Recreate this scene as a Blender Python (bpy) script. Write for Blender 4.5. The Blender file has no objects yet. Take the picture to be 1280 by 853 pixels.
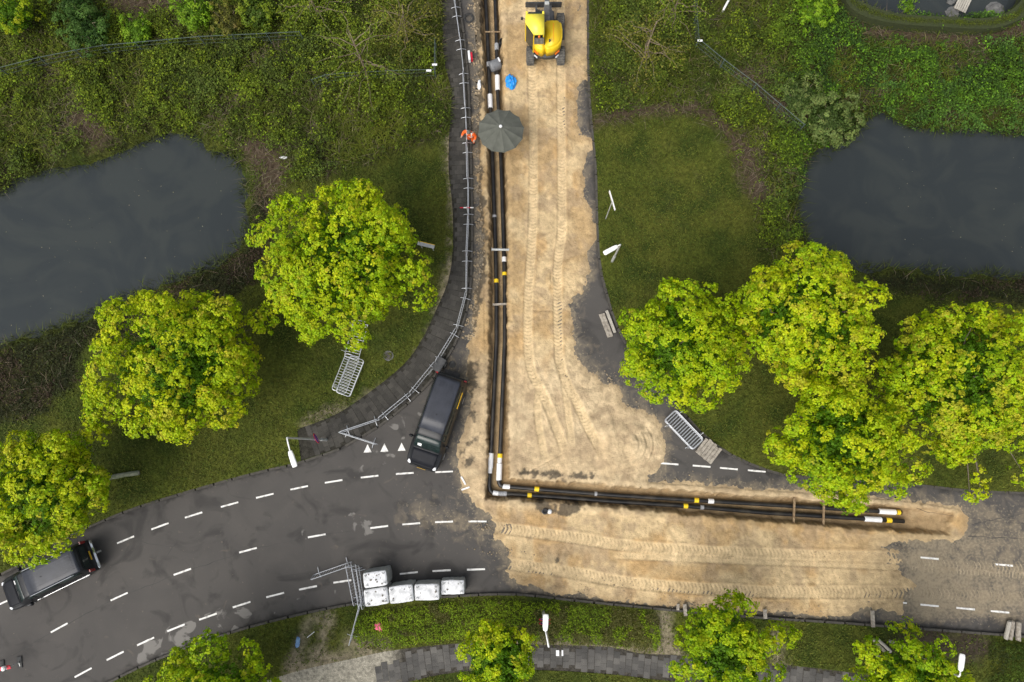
import bpy, bmesh, math, random
import numpy as np
from mathutils import Vector, Matrix, Euler
from mathutils.geometry import delaunay_2d_cdt

random.seed(7)
RNG = np.random.default_rng(11)
SC = bpy.context.scene
COL = SC.collection

# ------------------------------------------------------------------ camera
CAM_H = 40.0
FPX = 870.0                       # focal length in pixels of the 1280 wide photograph
TILT, ROLL = math.radians(8.9), math.radians(0.45)
cam_d = bpy.data.cameras.new('camera')
cam = bpy.data.objects.new('camera', cam_d); COL.objects.link(cam)
cam.location = (0, 0, CAM_H)
cam.rotation_euler = (TILT, ROLL, 0)
cam_d.sensor_fit = 'HORIZONTAL'; cam_d.sensor_width = 36.0
cam_d.lens = FPX / 1280 * 36.0
cam_d.clip_end = 3000
SC.camera = cam
RM = Euler((TILT, ROLL, 0)).to_matrix()

# ------------------------------------------------------------------ sky, sun, exposure
SUN_EL, SUN_AZ = math.radians(52), math.radians(222)      # azimuth clockwise from +Y
w = bpy.data.worlds.new('World'); SC.world = w; w.use_nodes = True
nt = w.node_tree; nt.nodes.clear()
sky = nt.nodes.new('ShaderNodeTexSky'); sky.sky_type = 'NISHITA'; sky.sun_disc = False
sky.sun_elevation = SUN_EL; sky.sun_rotation = SUN_AZ
sky.air_density = 1.0; sky.dust_density = 4.0; sky.ozone_density = 1.0
hs = nt.nodes.new('ShaderNodeHueSaturation'); hs.inputs['Saturation'].default_value = 0.36
bg = nt.nodes.new('ShaderNodeBackground'); bg.inputs[1].default_value = 0.115
ow = nt.nodes.new('ShaderNodeOutputWorld')
nt.links.new(sky.outputs[0], hs.inputs['Color']); nt.links.new(hs.outputs[0], bg.inputs[0]); nt.links.new(bg.outputs[0], ow.inputs[0])
sd = bpy.data.lights.new('sun', 'SUN'); sd.energy = 1.5; sd.angle = math.radians(50); sd.color = (1.0, 0.95, 0.87)
sun = bpy.data.objects.new('sun', sd); COL.objects.link(sun)
sdir = Vector((math.sin(SUN_AZ) * math.cos(SUN_EL), math.cos(SUN_AZ) * math.cos(SUN_EL), math.sin(SUN_EL)))
sun.rotation_euler = sdir.to_track_quat('Z', 'Y').to_euler(); sun.location = sdir * 60
SC.view_settings.view_transform = 'Standard'; SC.view_settings.look = 'None'
SC.view_settings.gamma = 1.0; SC.view_settings.use_curve_mapping = False
SC.view_settings.exposure = 0.62

# ------------------------------------------------------------------ pixel -> place
def P(px, py, z=0.0):
    d = RM @ Vector(((px - 640) / FPX, -(py - 426.5) / FPX, -1.0))
    t = (z - CAM_H) / d.z
    return Vector((d.x * t, d.y * t, z))
def P2(pts, z=0.0): return np.array([P(x, y, z)[:2] for x, y in pts])
def depth_at(v): return -(RM.transposed() @ (Vector(v) - Vector((0, 0, CAM_H)))).z
def height_from(base, top):                    # height of a pole from its foot and top
    b = P(*base, 0.1); best = (1e9, 0)
    for k in range(10, 120):
        z = k * 0.08; q = P(*top, z); e = (q.xy - b.xy).length
        if e < best[0]: best = (e, z)
    return best[1]
def smooth(pts, n=6, closed=False):
    p = [Vector(q) for q in pts]; out = []; m = len(p)
    for i in range(m if closed else m - 1):
        a, b, c, d = (p[(i - 1) % m], p[i], p[(i + 1) % m], p[(i + 2) % m]) if closed else (p[max(i - 1, 0)], p[i], p[i + 1], p[min(i + 2, m - 1)])
        for k in range(n):
            t = k / n
            out.append(0.5 * ((2 * b) + (c - a) * t + (2 * a - 5 * b + 4 * c - d) * t * t + (3 * b - a - 3 * c + d) * t ** 3))
    if not closed: out.append(p[-1])
    return [tuple(v) for v in out]

# ------------------------------------------------------------------ numpy helpers
_T = RNG.random((64, 64, 64))
def vnoise(x, y, z=0.0):
    x = np.asarray(x, float); y = np.asarray(y, float); z = np.asarray(z, float) + np.zeros_like(x)
    xi, yi, zi = np.floor(x).astype(int), np.floor(y).astype(int), np.floor(z).astype(int)
    fx, fy, fz = x - xi, y - yi, z - zi
    fx, fy, fz = [f * f * (3 - 2 * f) for f in (fx, fy, fz)]
    g = lambda a, b, c: _T[(xi + a) & 63, (yi + b) & 63, (zi + c) & 63]
    l = lambda p, q, f: p + (q - p) * f
    return l(l(l(g(0,0,0), g(1,0,0), fx), l(g(0,1,0), g(1,1,0), fx), fy), l(l(g(0,0,1), g(1,0,1), fx), l(g(0,1,1), g(1,1,1), fx), fy), fz)
def fbm(x, y, z=0.0, o=4):
    s = 0; a = 0.5; t = 0
    for i in range(o):
        s = s + a * vnoise(np.asarray(x) * 2 ** i + 17.3 * i, np.asarray(y) * 2 ** i + 5.1 * i, np.asarray(z) * 2 ** i); t += a; a *= 0.5
    return s / t
def inside(poly, X, Y):
    r = np.zeros(X.shape, bool); n = len(poly)
    for i in range(n):
        x1, y1 = poly[i]; x2, y2 = poly[(i + 1) % n]
        if y1 == y2: continue
        c = ((y1 > Y) != (y2 > Y)) & (X < (x2 - x1) * (Y - y1) / (y2 - y1) + x1)
        r ^= c
    return r
def seg_near(line, X, Y, closed=False):
    """distance, signed lateral offset and arc length of the nearest point of a polyline"""
    bd = np.full(X.shape, 1e9); bu = np.zeros(X.shape); bs = np.zeros(X.shape); s0 = 0; n = len(line)
    for i in range(n if closed else n - 1):
        ax, ay = line[i]; bx_, by_ = line[(i + 1) % n]
        dx, dy = bx_ - ax, by_ - ay; L = math.hypot(dx, dy)
        if L < 1e-6: continue
        t = np.clip(((X - ax) * dx + (Y - ay) * dy) / (L * L), 0, 1)
        qx, qy = X - ax - t * dx, Y - ay - t * dy
        d = np.hypot(qx, qy); m = d < bd
        bd = np.where(m, d, bd); bu = np.where(m, np.sign(dx * qy - dy * qx) * d, bu); bs = np.where(m, s0 + t * L, bs); s0 += L
    return bd, bu, bs
def sdf(poly, X, Y):
    d = seg_near(poly, X, Y, True)[0]
    return np.where(inside(poly, X, Y), d, -d)
def sstep(a, b, x):
    t = np.clip((x - a) / (b - a), 0, 1); return t * t * (3 - 2 * t)
def lerp3(a, b, t): return np.asarray(a) + (np.asarray(b) - np.asarray(a)) * t[..., None]

# ------------------------------------------------------------------ materials
MATS = {}
def mat(name, c1, c2=None, scale=6.0, rough=0.8, bump=0.0, bscale=None, metal=0.0, attr=None, coat=0.0, spec=0.5, trans=0.0, contrast=(0.3, 0.7), detail=6, fine=0.0):
    m = bpy.data.materials.new(name); m.use_nodes = True; MATS[name] = m
    n = m.node_tree.nodes; l = m.node_tree.links
    b = n['Principled BSDF']; out = n['Material Output']
    b.inputs['Roughness'].default_value = rough; b.inputs['Metallic'].default_value = metal
    b.inputs['Coat Weight'].default_value = coat; b.inputs['Specular IOR Level'].default_value = spec
    tc = n.new('ShaderNodeTexCoord'); src = None
    c2 = c2 or c1
    no = n.new('ShaderNodeTexNoise'); no.inputs['Scale'].default_value = scale; no.inputs['Detail'].default_value = detail
    l.new(tc.outputs['Object'], no.inputs['Vector'])
    mr = n.new('ShaderNodeMapRange'); mr.inputs[1].default_value = contrast[0]; mr.inputs[2].default_value = contrast[1]
    l.new(no.outputs[0], mr.inputs[0])
    mx = n.new('ShaderNodeMix'); mx.data_type = 'RGBA'
    mx.inputs[6].default_value = (*c1, 1); mx.inputs[7].default_value = (*c2, 1)
    l.new(mr.outputs[0], mx.inputs[0]); src = mx.outputs[2]
    if attr:
        at = n.new('ShaderNodeAttribute'); at.attribute_name = attr
        mu = n.new('ShaderNodeMix'); mu.data_type = 'RGBA'; mu.blend_type = 'MULTIPLY'; mu.inputs[0].default_value = 1
        l.new(src, mu.inputs[6]); l.new(at.outputs['Color'], mu.inputs[7]); src = mu.outputs[2]
    if fine:
        n2 = n.new('ShaderNodeTexNoise'); n2.inputs['Scale'].default_value = 60; n2.inputs['Detail'].default_value = 3
        l.new(tc.outputs['Object'], n2.inputs['Vector'])
        m2 = n.new('ShaderNodeMapRange'); m2.inputs[1].default_value = 0.3; m2.inputs[2].default_value = 0.7
        m2.inputs[3].default_value = 1 - fine; m2.inputs[4].default_value = 1 + fine
        l.new(n2.outputs[0], m2.inputs[0])
        vm = n.new('ShaderNodeVectorMath'); vm.operation = 'SCALE'
        l.new(src, vm.inputs[0]); l.new(m2.outputs[0], vm.inputs['Scale']); src = vm.outputs[0]
    l.new(src, b.inputs['Base Color'])
    if bump:
        bn = n.new('ShaderNodeTexNoise'); bn.inputs['Scale'].default_value = bscale or scale * 4; bn.inputs['Detail'].default_value = 5
        l.new(tc.outputs['Object'], bn.inputs['Vector'])
        bu = n.new('ShaderNodeBump'); bu.inputs['Strength'].default_value = bump; bu.inputs['Distance'].default_value = 0.05
        l.new(bn.outputs[0], bu.inputs['Height']); l.new(bu.outputs[0], b.inputs['Normal'])
    if trans:
        tr = n.new('ShaderNodeBsdfTranslucent'); l.new(src, tr.inputs[0])
        ms = n.new('ShaderNodeMixShader'); ms.inputs[0].default_value = trans
        l.new(b.outputs[0], ms.inputs[1]); l.new(tr.outputs[0], ms.inputs[2]); l.new(ms.outputs[0], out.inputs[0])
    return m

mat('earth', (0.62, 0.62, 0.62), (1.42, 1.42, 1.42), 6.0, 0.95, 0.7, 14, attr='col', fine=0.5, spec=0.1, detail=10)
mat('sand', (0.86, 0.855, 0.85), (1.12, 1.12, 1.12), 3.4, 0.95, 0.7, 14, attr='col', fine=0.22, spec=0.15, detail=10)
mat('leaf', (0.85, 0.85, 0.85), (1.15, 1.15, 1.15), 1.5, 0.55, attr='col', trans=0.3, spec=0.25)
mat('weed', (0.8, 0.8, 0.8), (1.2, 1.2, 1.2), 1.0, 0.7, attr='col', trans=0.2, spec=0.2)
mat('bark', (0.09, 0.07, 0.05), (0.16, 0.13, 0.10), 8, 0.9, 0.6)
mat('twig', (0.13, 0.095, 0.06), (0.25, 0.2, 0.14), 4, 0.9)
mat('paver', (0.72, 0.72, 0.72), (1.3, 1.28, 1.24), 0.9, 0.9, 0.3, 40, attr='col', fine=0.25, spec=0.2)
mat('kerb_concrete', (0.045, 0.042, 0.036), (0.11, 0.10, 0.085), 1.6, 0.92, 0.4, 30, fine=0.3)
mat('pale_concrete', (0.32, 0.30, 0.26), (0.46, 0.43, 0.37), 3, 0.9, 0.4, 30, fine=0.2)
mat('white_paint', (0.36, 0.35, 0.33), (0.76, 0.75, 0.72), 5, 0.7, contrast=(0.28, 0.5), fine=0.1)
mat('black_pipe', (0.010, 0.010, 0.011), (0.055, 0.047, 0.036), 1.6, 0.42, contrast=(0.45, 0.8))
mat('white_sleeve', (0.72, 0.73, 0.74), (0.85, 0.86, 0.87), 5, 0.45)
mat('grey_sleeve', (0.20, 0.21, 0.22), (0.42, 0.43, 0.45), 12, 0.4)
mat('yellow_band', (0.80, 0.55, 0.01), (0.9, 0.65, 0.02), 8, 0.5)
mat('galvanised', (0.50, 0.52, 0.55), (0.68, 0.70, 0.74), 9, 0.42, metal=0.55)
mat('lamp_grey', (0.42, 0.43, 0.42), (0.58, 0.59, 0.57), 5, 0.5, metal=0.3)
mat('lamp_white', (0.80, 0.80, 0.79), (0.88, 0.88, 0.87), 5, 0.4)
mat('car_black', (0.009, 0.010, 0.012), (0.015, 0.016, 0.019), 3, 0.38, coat=0.08, spec=0.3)
mat('car_bonnet', (0.010, 0.011, 0.014), (0.016, 0.017, 0.022), 3, 0.55, spec=0.15)
mat('car_roof_sky_tint', (0.022, 0.025, 0.034), (0.034, 0.038, 0.051), 2.5, 0.42, coat=0.1, spec=0.35)  # same black paint, bluish sky reflection put into the base colour
mat('car_glass', (0.012, 0.02, 0.02), (0.02, 0.035, 0.033), 3, 0.12, spec=0.4)
mat('car_trim', (0.012, 0.012, 0.012), (0.03, 0.03, 0.03), 9, 0.6)
mat('chrome', (0.75, 0.76, 0.78), None, 5, 0.15, metal=0.9)
mat('tail_red', (0.22, 0.008, 0.008), (0.35, 0.012, 0.012), 6, 0.25, coat=0.5)
mat('headlight', (0.55, 0.57, 0.6), (0.75, 0.77, 0.8), 20, 0.12, spec=0.8)
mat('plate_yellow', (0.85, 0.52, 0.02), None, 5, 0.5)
mat('rubber', (0.022, 0.023, 0.024), (0.07, 0.07, 0.068), 7, 0.85, 0.3, 40)
mat('dusty_rubber', (0.06, 0.06, 0.058), (0.16, 0.15, 0.13), 5, 0.9, 0.3, 40)
mat('digger_yellow', (0.76, 0.50, 0.008), (0.82, 0.58, 0.015), 2, 0.45, coat=0.1)
mat('digger_cab_yellow', (0.78, 0.66, 0.04), (0.84, 0.74, 0.08), 2, 0.45, coat=0.2)
mat('digger_grey', (0.035, 0.037, 0.04), (0.08, 0.08, 0.082), 5, 0.55)
mat('digger_orange', (0.75, 0.16, 0.01), None, 5, 0.4)
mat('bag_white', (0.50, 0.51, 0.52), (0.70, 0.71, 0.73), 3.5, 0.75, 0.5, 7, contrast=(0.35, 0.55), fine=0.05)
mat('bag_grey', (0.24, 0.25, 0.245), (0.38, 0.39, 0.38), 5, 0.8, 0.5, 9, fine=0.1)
mat('grime', (0.10, 0.09, 0.075), (0.22, 0.2, 0.17), 9, 0.9)
mat('canvas_green', (0.084, 0.088, 0.072), (0.108, 0.113, 0.094), 4, 0.85, fine=0.08)
mat('orange_cloth', (0.90, 0.115, 0.012), (0.98, 0.17, 0.02), 9, 0.8)
mat('reflective', (0.75, 0.76, 0.7), None, 5, 0.4)
mat('skin', (0.45, 0.27, 0.19), None, 5, 0.6)
mat('hair', (0.10, 0.10, 0.09), (0.16, 0.16, 0.14), 30, 0.8)
mat('dark_boot', (0.03, 0.025, 0.02), None, 5, 0.8)
mat('blue_plastic', (0.01, 0.19, 0.62), (0.02, 0.34, 0.85), 6, 0.4)
mat('wood_grey', (0.20, 0.175, 0.145), (0.42, 0.38, 0.32), 7, 0.9, 0.5, 24, fine=0.2)
mat('wood_brown', (0.20, 0.13, 0.07), (0.34, 0.25, 0.15), 7, 0.9, 0.5, 24, fine=0.2)
mat('mossy_wood', (0.10, 0.12, 0.07), (0.22, 0.23, 0.17), 6, 0.95, 0.4, 24, fine=0.2)
mat('sign_blue', (0.07, 0.08, 0.42), None, 5, 0.4)
mat('sign_red', (0.62, 0.015, 0.04), None, 5, 0.4)
mat('sign_white', (0.8, 0.8, 0.8), None, 5, 0.5)
mat('faded_blue', (0.10, 0.22, 0.45), (0.22, 0.36, 0.55), 9, 0.6)
mat('pink_plastic', (0.72, 0.09, 0.20), (0.8, 0.14, 0.26), 9, 0.5)
mat('wire_green', (0.05, 0.075, 0.065), (0.09, 0.12, 0.11), 9, 0.6)
mat('stone_grey', (0.08, 0.08, 0.078), (0.17, 0.17, 0.165), 3, 0.85, 0.5, 12)
mat('grey_cover', (0.13, 0.135, 0.145), (0.19, 0.195, 0.205), 6, 0.55)

# water: dark, murky and smooth with a faint surface film
m = bpy.data.materials.new('water'); m.use_nodes = True; MATS['water'] = m
n = m.node_tree.nodes; l = m.node_tree.links; b = n['Principled BSDF']
b.inputs['Roughness'].default_value = 0.09; b.inputs['IOR'].default_value = 1.33; b.inputs['Specular IOR Level'].default_value = 0.6
tc = n.new('ShaderNodeTexCoord'); no = n.new('ShaderNodeTexNoise'); no.inputs['Scale'].default_value = 0.22; no.inputs['Detail'].default_value = 4; no.inputs['Distortion'].default_value = 2.2
cr = n.new('ShaderNodeValToRGB'); cr.color_ramp.elements[0].position = 0.42; cr.color_ramp.elements[1].position = 0.60
cr.color_ramp.elements[0].color = (0.027, 0.033, 0.035, 1); cr.color_ramp.elements[1].color = (0.035, 0.041, 0.040, 1)
l.new(tc.outputs['Object'], no.inputs[0]); l.new(no.outputs[0], cr.inputs[0]); l.new(cr.outputs[0], b.inputs['Base Color'])
bn = n.new('ShaderNodeTexNoise'); bn.inputs['Scale'].default_value = 5; bu = n.new('ShaderNodeBump'); bu.inputs['Strength'].default_value = 0.03; bu.inputs['Distance'].default_value = 0.02
l.new(tc.outputs['Object'], bn.inputs[0]); l.new(bn.outputs[0], bu.inputs['Height']); l.new(bu.outputs[0], b.inputs['Normal'])

# asphalt: aggregate, patches, grey residue (attribute 'res') and trodden-in sand (attribute 'film')
m = bpy.data.materials.new('asphalt'); m.use_nodes = True; MATS['asphalt'] = m
n = m.node_tree.nodes; l = m.node_tree.links; b = n['Principled BSDF']
b.inputs['Roughness'].default_value = 0.85; b.inputs['Specular IOR Level'].default_value = 0.25
tc = n.new('ShaderNodeTexCoord')
def NZ(scale, det=5, dist=0.0):
    q = n.new('ShaderNodeTexNoise'); q.inputs['Scale'].default_value = scale; q.inputs['Detail'].default_value = det; q.inputs['Distortion'].default_value = dist
    l.new(tc.outputs['Object'], q.inputs['Vector']); return q.outputs[0]
def MRG(src, a, b_, c=0.0, d=1.0):
    q = n.new('ShaderNodeMapRange'); q.inputs[1].default_value = a; q.inputs[2].default_value = b_; q.inputs[3].default_value = c; q.inputs[4].default_value = d
    l.new(src, q.inputs[0]); return q.outputs[0]
def MIX(f, a, b_, bt='MIX'):
    q = n.new('ShaderNodeMix'); q.data_type = 'RGBA'; q.blend_type = bt
    if hasattr(f, 'node'): l.new(f, q.inputs[0])
    else: q.inputs[0].default_value = f
    for s, i in ((a, 6), (b_, 7)):
        if hasattr(s, 'node'): l.new(s, q.inputs[i])
        else: q.inputs[i].default_value = (*s, 1)
    return q.outputs[2]
def MATH(op, a, b_):
    q = n.new('ShaderNodeMath'); q.operation = op
    for s, i in ((a, 0), (b_, 1)):
        if hasattr(s, 'node'): l.new(s, q.inputs[i])
        else: q.inputs[i].default_value = s
    return q.outputs[0]
def ATT(nm):
    q = n.new('ShaderNodeAttribute'); q.attribute_name = nm; return q.outputs['Fac']
c = MIX(MRG(NZ(0.35, 4, 0.6), 0.35, 0.68), (0.055, 0.050, 0.047), (0.072, 0.066, 0.061))
c = MIX(MRG(NZ(75, 3), 0.3, 0.72), c, (0.088, 0.084, 0.079))
c = MIX(MATH('MULTIPLY', MRG(NZ(0.22, 7, 2.2), 0.45, 0.66), 0.55), c, (0.092, 0.085, 0.078))
c = MIX(MATH('MULTIPLY', MRG(NZ(0.45, 8, 1.8), 0.54, 0.68), 0.55), c, (0.030, 0.029, 0.029))
edge = MATH('ADD', ATT('film'), MATH('MULTIPLY', MATH('SUBTRACT', NZ(1.6, 9, 0.8), 0.5), 1.5))
c = MIX(MATH('MULTIPLY', MRG(edge, 0.25, 1.0), 0.85), c, (0.27, 0.22, 0.15))
speck = MATH('MULTIPLY', MRG(MATH('ADD', MATH('MULTIPLY', ATT('film'), 0.30), NZ(7, 9)), 0.68, 0.78), 0.35)
c = MIX(speck, c, (0.36, 0.30, 0.20))
res = MATH('ADD', ATT('res'), MATH('MULTIPLY', MATH('SUBTRACT', NZ(0.9, 7, 0.9), 0.5), 2.2))
c = MIX(MATH('MULTIPLY', MRG(res, 0.62, 0.72), 0.75), c, (0.215, 0.205, 0.19))
wet = MATH('ADD', ATT('wet'), MATH('MULTIPLY', MATH('SUBTRACT', NZ(1.4, 6, 0.7), 0.5), 1.3))
c = MIX(MATH('MULTIPLY', MRG(wet, 0.45, 0.8), 0.7), c, (0.022, 0.021, 0.019))
l.new(c, b.inputs['Base Color'])
bu = n.new('ShaderNodeBump'); bu.inputs['Strength'].default_value = 0.35; bu.inputs['Distance'].default_value = 0.02
l.new(NZ(60, 4), bu.inputs['Height']); l.new(bu.outputs[0], b.inputs['Normal'])

# ------------------------------------------------------------------ object helpers
def link(name, me, material=None, parent=None):
    o = bpy.data.objects.new(name, me); COL.objects.link(o)
    if material: me.materials.append(MATS[material])
    if parent is not None: o.parent = parent
    return o
def tag(o, label, cat, group=None):
    o['label'] = label; o['category'] = cat
    if group: o['group'] = group
    return o
def kind(o, k): o['kind'] = k; return o
def thing(name, label, cat, loc=(0, 0, 0), rz=0.0, group=None):
    o = bpy.data.objects.new(name, None); COL.objects.link(o); o.empty_display_size = 0.3
    o.location = loc; o.rotation_euler = (0, 0, rz); return tag(o, label, cat, group)
def copy_tree(o, parent=None):
    c_ = o.copy(); COL.objects.link(c_)
    if parent is not None: c_.parent = parent
    for ch in o.children: copy_tree(ch, c_)
    return c_
def np_mesh(name, V, F, col=None, attrs=None, smooth_=False):
    """V (n,3); F (m,3) or (m,4); col per face or per vertex"""
    me = bpy.data.meshes.new(name); k = F.shape[1]
    me.vertices.add(len(V)); me.vertices.foreach_set('co', np.ascontiguousarray(V, np.float32).ravel())
    me.loops.add(F.size); me.loops.foreach_set('vertex_index', np.ascontiguousarray(F, np.int32).ravel())
    me.polygons.add(len(F)); me.polygons.foreach_set('loop_start', np.arange(0, F.size, k, dtype=np.int32))
    me.update(calc_edges=True)
    if col is not None:
        dom = 'FACE' if len(col) == len(F) and len(col) != len(V) else 'POINT'
        a = me.attributes.new('col', 'FLOAT_COLOR', dom)
        a.data.foreach_set('color', np.concatenate([col, np.ones((len(col), 1))], 1).astype(np.float32).ravel())
    for kx, v in (attrs or {}).items():
        a = me.attributes.new(kx, 'FLOAT', 'POINT'); a.data.foreach_set('value', np.asarray(v, np.float32))
    if smooth_: me.polygons.foreach_set('use_smooth', np.ones(len(F), bool))
    me.validate()
    if not smooth_: me.shade_flat()
    return me

class MB:
    def __init__(s): s.v = []; s.f = []
    def add(s, vs, fs):
        o = len(s.v); s.v += [tuple(v) for v in vs]; s.f += [tuple(i + o for i in f) for f in fs]; return s
    def box(s, c_, d, M=None, taper=1.0):
        x, y, z = (q / 2 for q in d); vs = []
        for k, t in ((-1, 1), (1, taper)):
            vs += [Vector((-x * t, -y * t, k * z)), Vector((x * t, -y * t, k * z)), Vector((x * t, y * t, k * z)), Vector((-x * t, y * t, k * z))]
        if M: vs = [M @ v for v in vs]
        vs = [v + Vector(c_) for v in vs]
        return s.add(vs, [(3, 2, 1, 0), (4, 5, 6, 7), (0, 1, 5, 4), (1, 2, 6, 5), (2, 3, 7, 6), (3, 0, 4, 7)])
    def tube(s, pts, r, n_=8, closed=False, caps=True):
        p = [Vector(q) for q in pts]; m_ = len(p)
        rs = r if isinstance(r, (list, tuple)) else [r] * m_
        vs = []; fs = []; up = None
        for i in range(m_):
            a = p[(i - 1) % m_] if closed or i > 0 else p[i]; b_ = p[(i + 1) % m_] if closed or i < m_ - 1 else p[i]
            t = (b_ - a).normalized()
            if up is None: up = t.orthogonal().normalized()
            up = (up - t * up.dot(t)); up = up.normalized() if up.length > 1e-5 else t.orthogonal().normalized()
            sd_ = t.cross(up)
            for k in range(n_):
                an = 2 * math.pi * k / n_; vs.append(p[i] + (up * math.cos(an) + sd_ * math.sin(an)) * rs[i])
        for i in range(m_ if closed else m_ - 1):
            j = (i + 1) % m_
            for k in range(n_): fs.append((i * n_ + k, i * n_ + (k + 1) % n_, j * n_ + (k + 1) % n_, j * n_ + k))
        if caps and not closed: fs.append(tuple(reversed(range(n_)))); fs.append(tuple((m_ - 1) * n_ + k for k in range(n_)))
        return s.add(vs, fs)
    def lathe(s, prof, n_=16, M=None, cap=True):
        vs = []; fs = []
        for r, z in prof:
            for k in range(n_):
                an = 2 * math.pi * k / n_; v = Vector((r * math.cos(an), r * math.sin(an), z)); vs.append(M @ v if M else v)
        for i in range(len(prof) - 1):
            for k in range(n_): fs.append((i * n_ + k, i * n_ + (k + 1) % n_, (i + 1) * n_ + (k + 1) % n_, (i + 1) * n_ + k))
        if cap: fs.append(tuple(reversed(range(n_)))); fs.append(tuple((len(prof) - 1) * n_ + k for k in range(n_)))
        return s.add(vs, fs)
    def prism(s, poly, z0, z1):
        m_ = len(poly); vs = [(x, y, z0) for x, y in poly] + [(x, y, z1) for x, y in poly]
        return s.add(vs, [tuple(reversed(range(m_))), tuple(range(m_, 2 * m_))] + [(i, (i + 1) % m_, m_ + (i + 1) % m_, m_ + i) for i in range(m_)])
    def mesh(s, name, bevel=0.0, smooth_=False, seg=2):
        me = bpy.data.meshes.new(name); me.from_pydata(s.v, [], s.f); me.update()
        bm = bmesh.new(); bm.from_mesh(me)
        if bevel: bmesh.ops.bevel(bm, geom=[e for e in bm.edges if len(e.link_faces) == 2 and e.calc_face_angle(0) > 0.5], offset=bevel, segments=seg, affect='EDGES', clamp_overlap=True)
        bmesh.ops.recalc_face_normals(bm, faces=bm.faces); bm.to_mesh(me); bm.free()
        if smooth_:
            for q in me.polygons: q.use_smooth = True
        return me
    def build(s, name, material, parent=None, bevel=0.0, smooth_=False, seg=2): return link(name, s.mesh(name, bevel, smooth_, seg), material, parent)

# ------------------------------------------------------------------ plan of the place (photo points dropped on the ground)
SIDEWALK_OUT = smooth([(553, -400), (553, -60), (553, 0), (555, 75), (564, 115), (562, 163), (561, 213), (566, 263), (566, 313), (560, 353), (541, 398), (527, 426), (505, 456), (462, 491), (421, 518), (372, 537)], 4)
ROAD_LEFT = smooth([(570, -400), (571, -60), (573, 0), (581, 62), (585, 120), (588, 213), (589, 300), (586, 370), (574, 415), (560, 444), (541, 472), (510, 503), (470, 534), (425, 560)], 4)
ROAD_LEFT2 = smooth([(425, 560), (375, 577), (320, 590), (240, 612), (150, 641), (60, 683), (20, 708), (-60, 748), (-300, 890)], 4)
ROAD_BOT = smooth([(-160, 1010), (60, 893), (140, 853), (187, 830), (250, 805), (320, 783), (395, 765), (445, 756), (500, 751), (560, 747), (640, 744), (720, 752), (830, 763), (960, 774), (1040, 779), (1135, 786), (1255, 795), (1340, 802), (1700, 832)], 4)
ROAD_TR = smooth([(1700, 640), (1340, 618), (1280, 615), (1210, 612), (1135, 604), (985, 593), (960, 587), (915, 568), (880, 543), (853, 513), (820, 477), (790, 440), (770, 403), (762, 375), (752, 338), (748, 288), (746, 213), (742, 170), (737, 100), (736, 0), (735, -60), (734, -400)], 4)
road_px = ROAD_LEFT + ROAD_LEFT2[1:] + ROAD_BOT + ROAD_TR
sidewalk_px = SIDEWALK_OUT + [(372, 537), (377, 576), (400, 568.5), (425, 560)] + ROAD_LEFT[::-1][1:]
PATH_TOP = smooth([(300, 862), (367, 840), (445, 822), (495, 812), (582, 803), (665, 805), (760, 808), (800, 816), (850, 819), (975, 830), (1055, 839), (1120, 850), (1200, 866), (1420, 900)], 4)
PATH_BOT = smooth([(1420, 950), (1100, 885), (980, 860), (850, 852), (760, 842), (665, 837), (570, 840), (507, 853), (450, 868), (300, 910)], 4)
path_px = PATH_TOP + PATH_BOT
WZ = -0.45
pondL_px = smooth([(-120, 262), (0, 240), (20, 226), (60, 213), (110, 205), (160, 186), (210, 168), (248, 170), (265, 188), (298, 200), (307, 230), (311, 290), (298, 312), (272, 330), (220, 350), (140, 382), (80, 408), (0, 434), (-120, 470)], 4, True)
pondR_px = smooth([(1000, 215), (1010, 194), (1047, 181), (1070, 165), (1085, 141), (1108, 139), (1122, 152), (1160, 160), (1220, 161), (1280, 166), (1400, 172), (1400, 352), (1280, 348), (1200, 345), (1160, 341), (1100, 338), (1060, 332), (1010, 305), (1000, 285), (992, 258)], 4, True)
pondT_px = smooth([(1066, -60), (1062, -10), (1080, 10), (1118, 22), (1180, 26), (1245, 26), (1285, 5), (1300, -40), (1250, -90), (1110, -90)], 4, True)
ROAD, SIDE, PATH = P2(road_px), P2(sidewalk_px), P2(path_px)
PL, PR, PT = P2(pondL_px, WZ), P2(pondR_px, WZ), P2(pondT_px, -0.1)
sand_px = [(600, -80), (600, 60), (600, 120), (598, 213), (602, 288), (605, 325), (593, 375), (591, 413), (588, 440), (584, 470), (586, 508), (577, 551), (571, 576), (578, 598), (582, 616), (596, 638), (624, 652), (620, 677), (634, 692), (638, 722), (655, 732), (680, 737), (720, 745), (790, 753), (830, 757), (960, 763), (1040, 772), (1086, 760), (1110, 764), (1132, 768), (1128, 745), (1148, 732), (1128, 716), (1130, 697), (1100, 684), (1140, 676), (1190, 676), (1208, 671), (1207, 640), (1190, 634), (1130, 625), (1000, 614), (960, 612), (900, 607), (850, 604), (812, 601), (826, 586), (833, 569), (830, 546), (820, 524), (805, 516), (783, 509), (777, 499), (770, 482), (755, 480), (745, 468), (735, 467), (730, 459), (720, 446), (718, 426), (714, 393), (715, 373), (727, 365), (736, 343), (736, 318), (745, 298), (743, 275), (732, 250), (727, 213), (732, 195), (740, 182), (737, 172), (724, 165), (722, 130), (727, 100), (735, 92), (736, 0), (736, -80)]
SAND = P2(smooth(sand_px, 3, True))
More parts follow.
